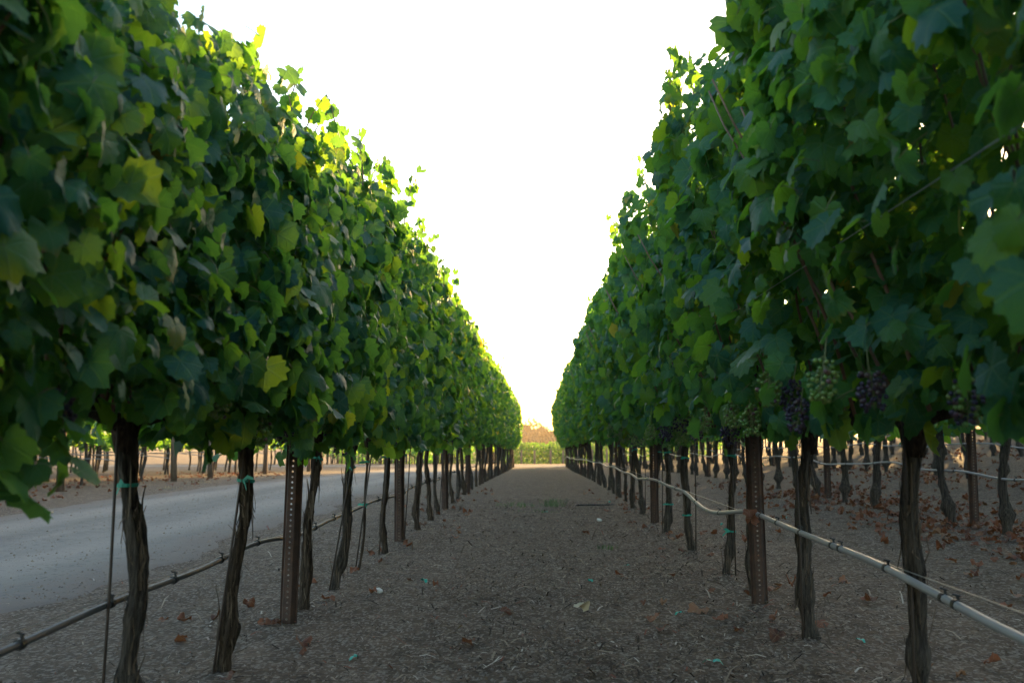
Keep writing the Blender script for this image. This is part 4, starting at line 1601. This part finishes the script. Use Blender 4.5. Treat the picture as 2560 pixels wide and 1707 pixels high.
SCRAP = [scrap_mesh(i) for i in range(4)]
for i, (px, py, lab) in enumerate((
        (815, 1509, "green ribbon scrap lowest on the aisle floor, near the roadside vines"), (1638, 1532, "bright green bow-shaped ribbon scrap at the bottom of the aisle"),
        (976, 1336, "green ribbon scrap on the chips between roadside post and aisle middle"), (1562, 1416, "pale green ribbon scrap beside the dry leaves in front of the big post"),
        (1440, 1302, "thin green ribbon scrap on the aisle past the cream leaf"), (1254, 1178, "green ribbon scrap by the low weeds in the far aisle"),
        (1355, 1337, "dull green ribbon scrap right of the aisle middle"), (1658, 1206, "green ribbon scrap at the slim bent vine under the dipping hose"),
        (1440, 1110, "green ribbon scrap among the distant trunks of the pale hose row"), (1976, 1470, "small green ribbon scrap between the two nearest hose row trunks"),
        (1800, 1198, "green ribbon scrap on the ground right behind the big post"), (1400, 1155, "green ribbon scrap beside the dark tube in the far aisle"))):
    x, y = pix_ground(px, py)
    tag(mobj("ribbon_scrap", SCRAP[i % 4], None, (x, y, tz(x, y) + 0.006), (0, 0, R.uniform(0, 6)), R.uniform(.5, .8)), lab, "ribbon", "green ribbon scraps on the ground")


def tuft_mesh(seed, n, h, spread, mat):
    g = random.Random(seed)
    mb = MB()
    for _ in range(n):
        a = g.uniform(0, 6.28)
        q = spread * math.sqrt(g.random())
        b = Vector((q * math.cos(a), q * math.sin(a), 0))
        l = h * g.uniform(0.4, 1.0)
        d = Vector((g.uniform(-.6, .6), g.uniform(-.6, .6), 1)).normalized()
        w = Vector((math.cos(a + 1), math.sin(a + 1), 0)) * 0.003
        m, e = b + d * l * .6, b + d * l + Vector((d.x, d.y, -.3)) * l * .4
        mb.add([b - w, b + w, m + w * .8, m - w * .8, e], [(0, 1, 2, 3), (3, 2, 4)])
    return mb.mesh("weed_tuft", mat)


for i, (px, py, n, h, s, mat, lab) in enumerate((
        (1270, 1163, 90, 0.15, 0.16, 'grass', "upright green weed tuft in the middle of the far aisle"),
        (1185, 1163, 70, 0.08, 0.26, 'grass', "low sparse weeds spread beside the upright tuft in the aisle"),
        (1240, 1175, 50, 0.04, 0.25, 'grass', "thin patch of weeds just before the upright tuft"),
        (1395, 1258, 40, 0.05, 0.08, 'grass', "small dark weed on the aisle before the hose row trunks"),
        (90, 1180, 60, 0.06, 0.15, 'straw', "straw coloured grass tuft at the far verge of the gravel road"),
        (390, 1120, 60, 0.06, 0.2, 'straw', "dry grass tuft on the verge across the road behind the thickest trunk"),
        (455, 1103, 60, 0.06, 0.3, 'straw', "longer dry grass strip on the verge across the road"))):
    x, y = pix_ground(px, py)
    tag(mobj("weed_tuft", tuft_mesh(50 + i, n, h, s, M[mat]), None, (x, y, tz(x, y))), lab, "weed", "weeds and grass tufts")
# dark tube left on the aisle
x, y = pix_ground(1365, 1160)
mb = MB()
mb.tube(smooth_path([(-0.22, -0.03, 0.006), (-0.06, 0.02, 0.009), (0.12, 0.02, 0.008), (0.25, 0.07, 0.006)]), 0.010, 6)
tag(mobj("loose_tube", mb.mesh("loose_tube", M['clip'], True), None, (x, y, tz(x, y))), "short dark tube lying on the soil in the far aisle", "tube")

# ------------------------------------------------------------------ evening haze
mb = MB()
mb.box((0, 720, 5.2), (1260, 1600, 18.4))
ht = NT("haze")
hv = ht.n("VolumePrincipled", {"Color": (0.96, 0.80, 0.60, 1), "Density": HAZE, "Anisotropy": 0.3})
ho = ht.n("OutputMaterial")
ht.t.links.new(hv.outputs[0], ho.inputs[1])
if HAZE:
    tag(mobj("haze", mb.mesh("haze", ht.mat)), "thin warm evening haze over the vineyard", "haze", kind="stuff")
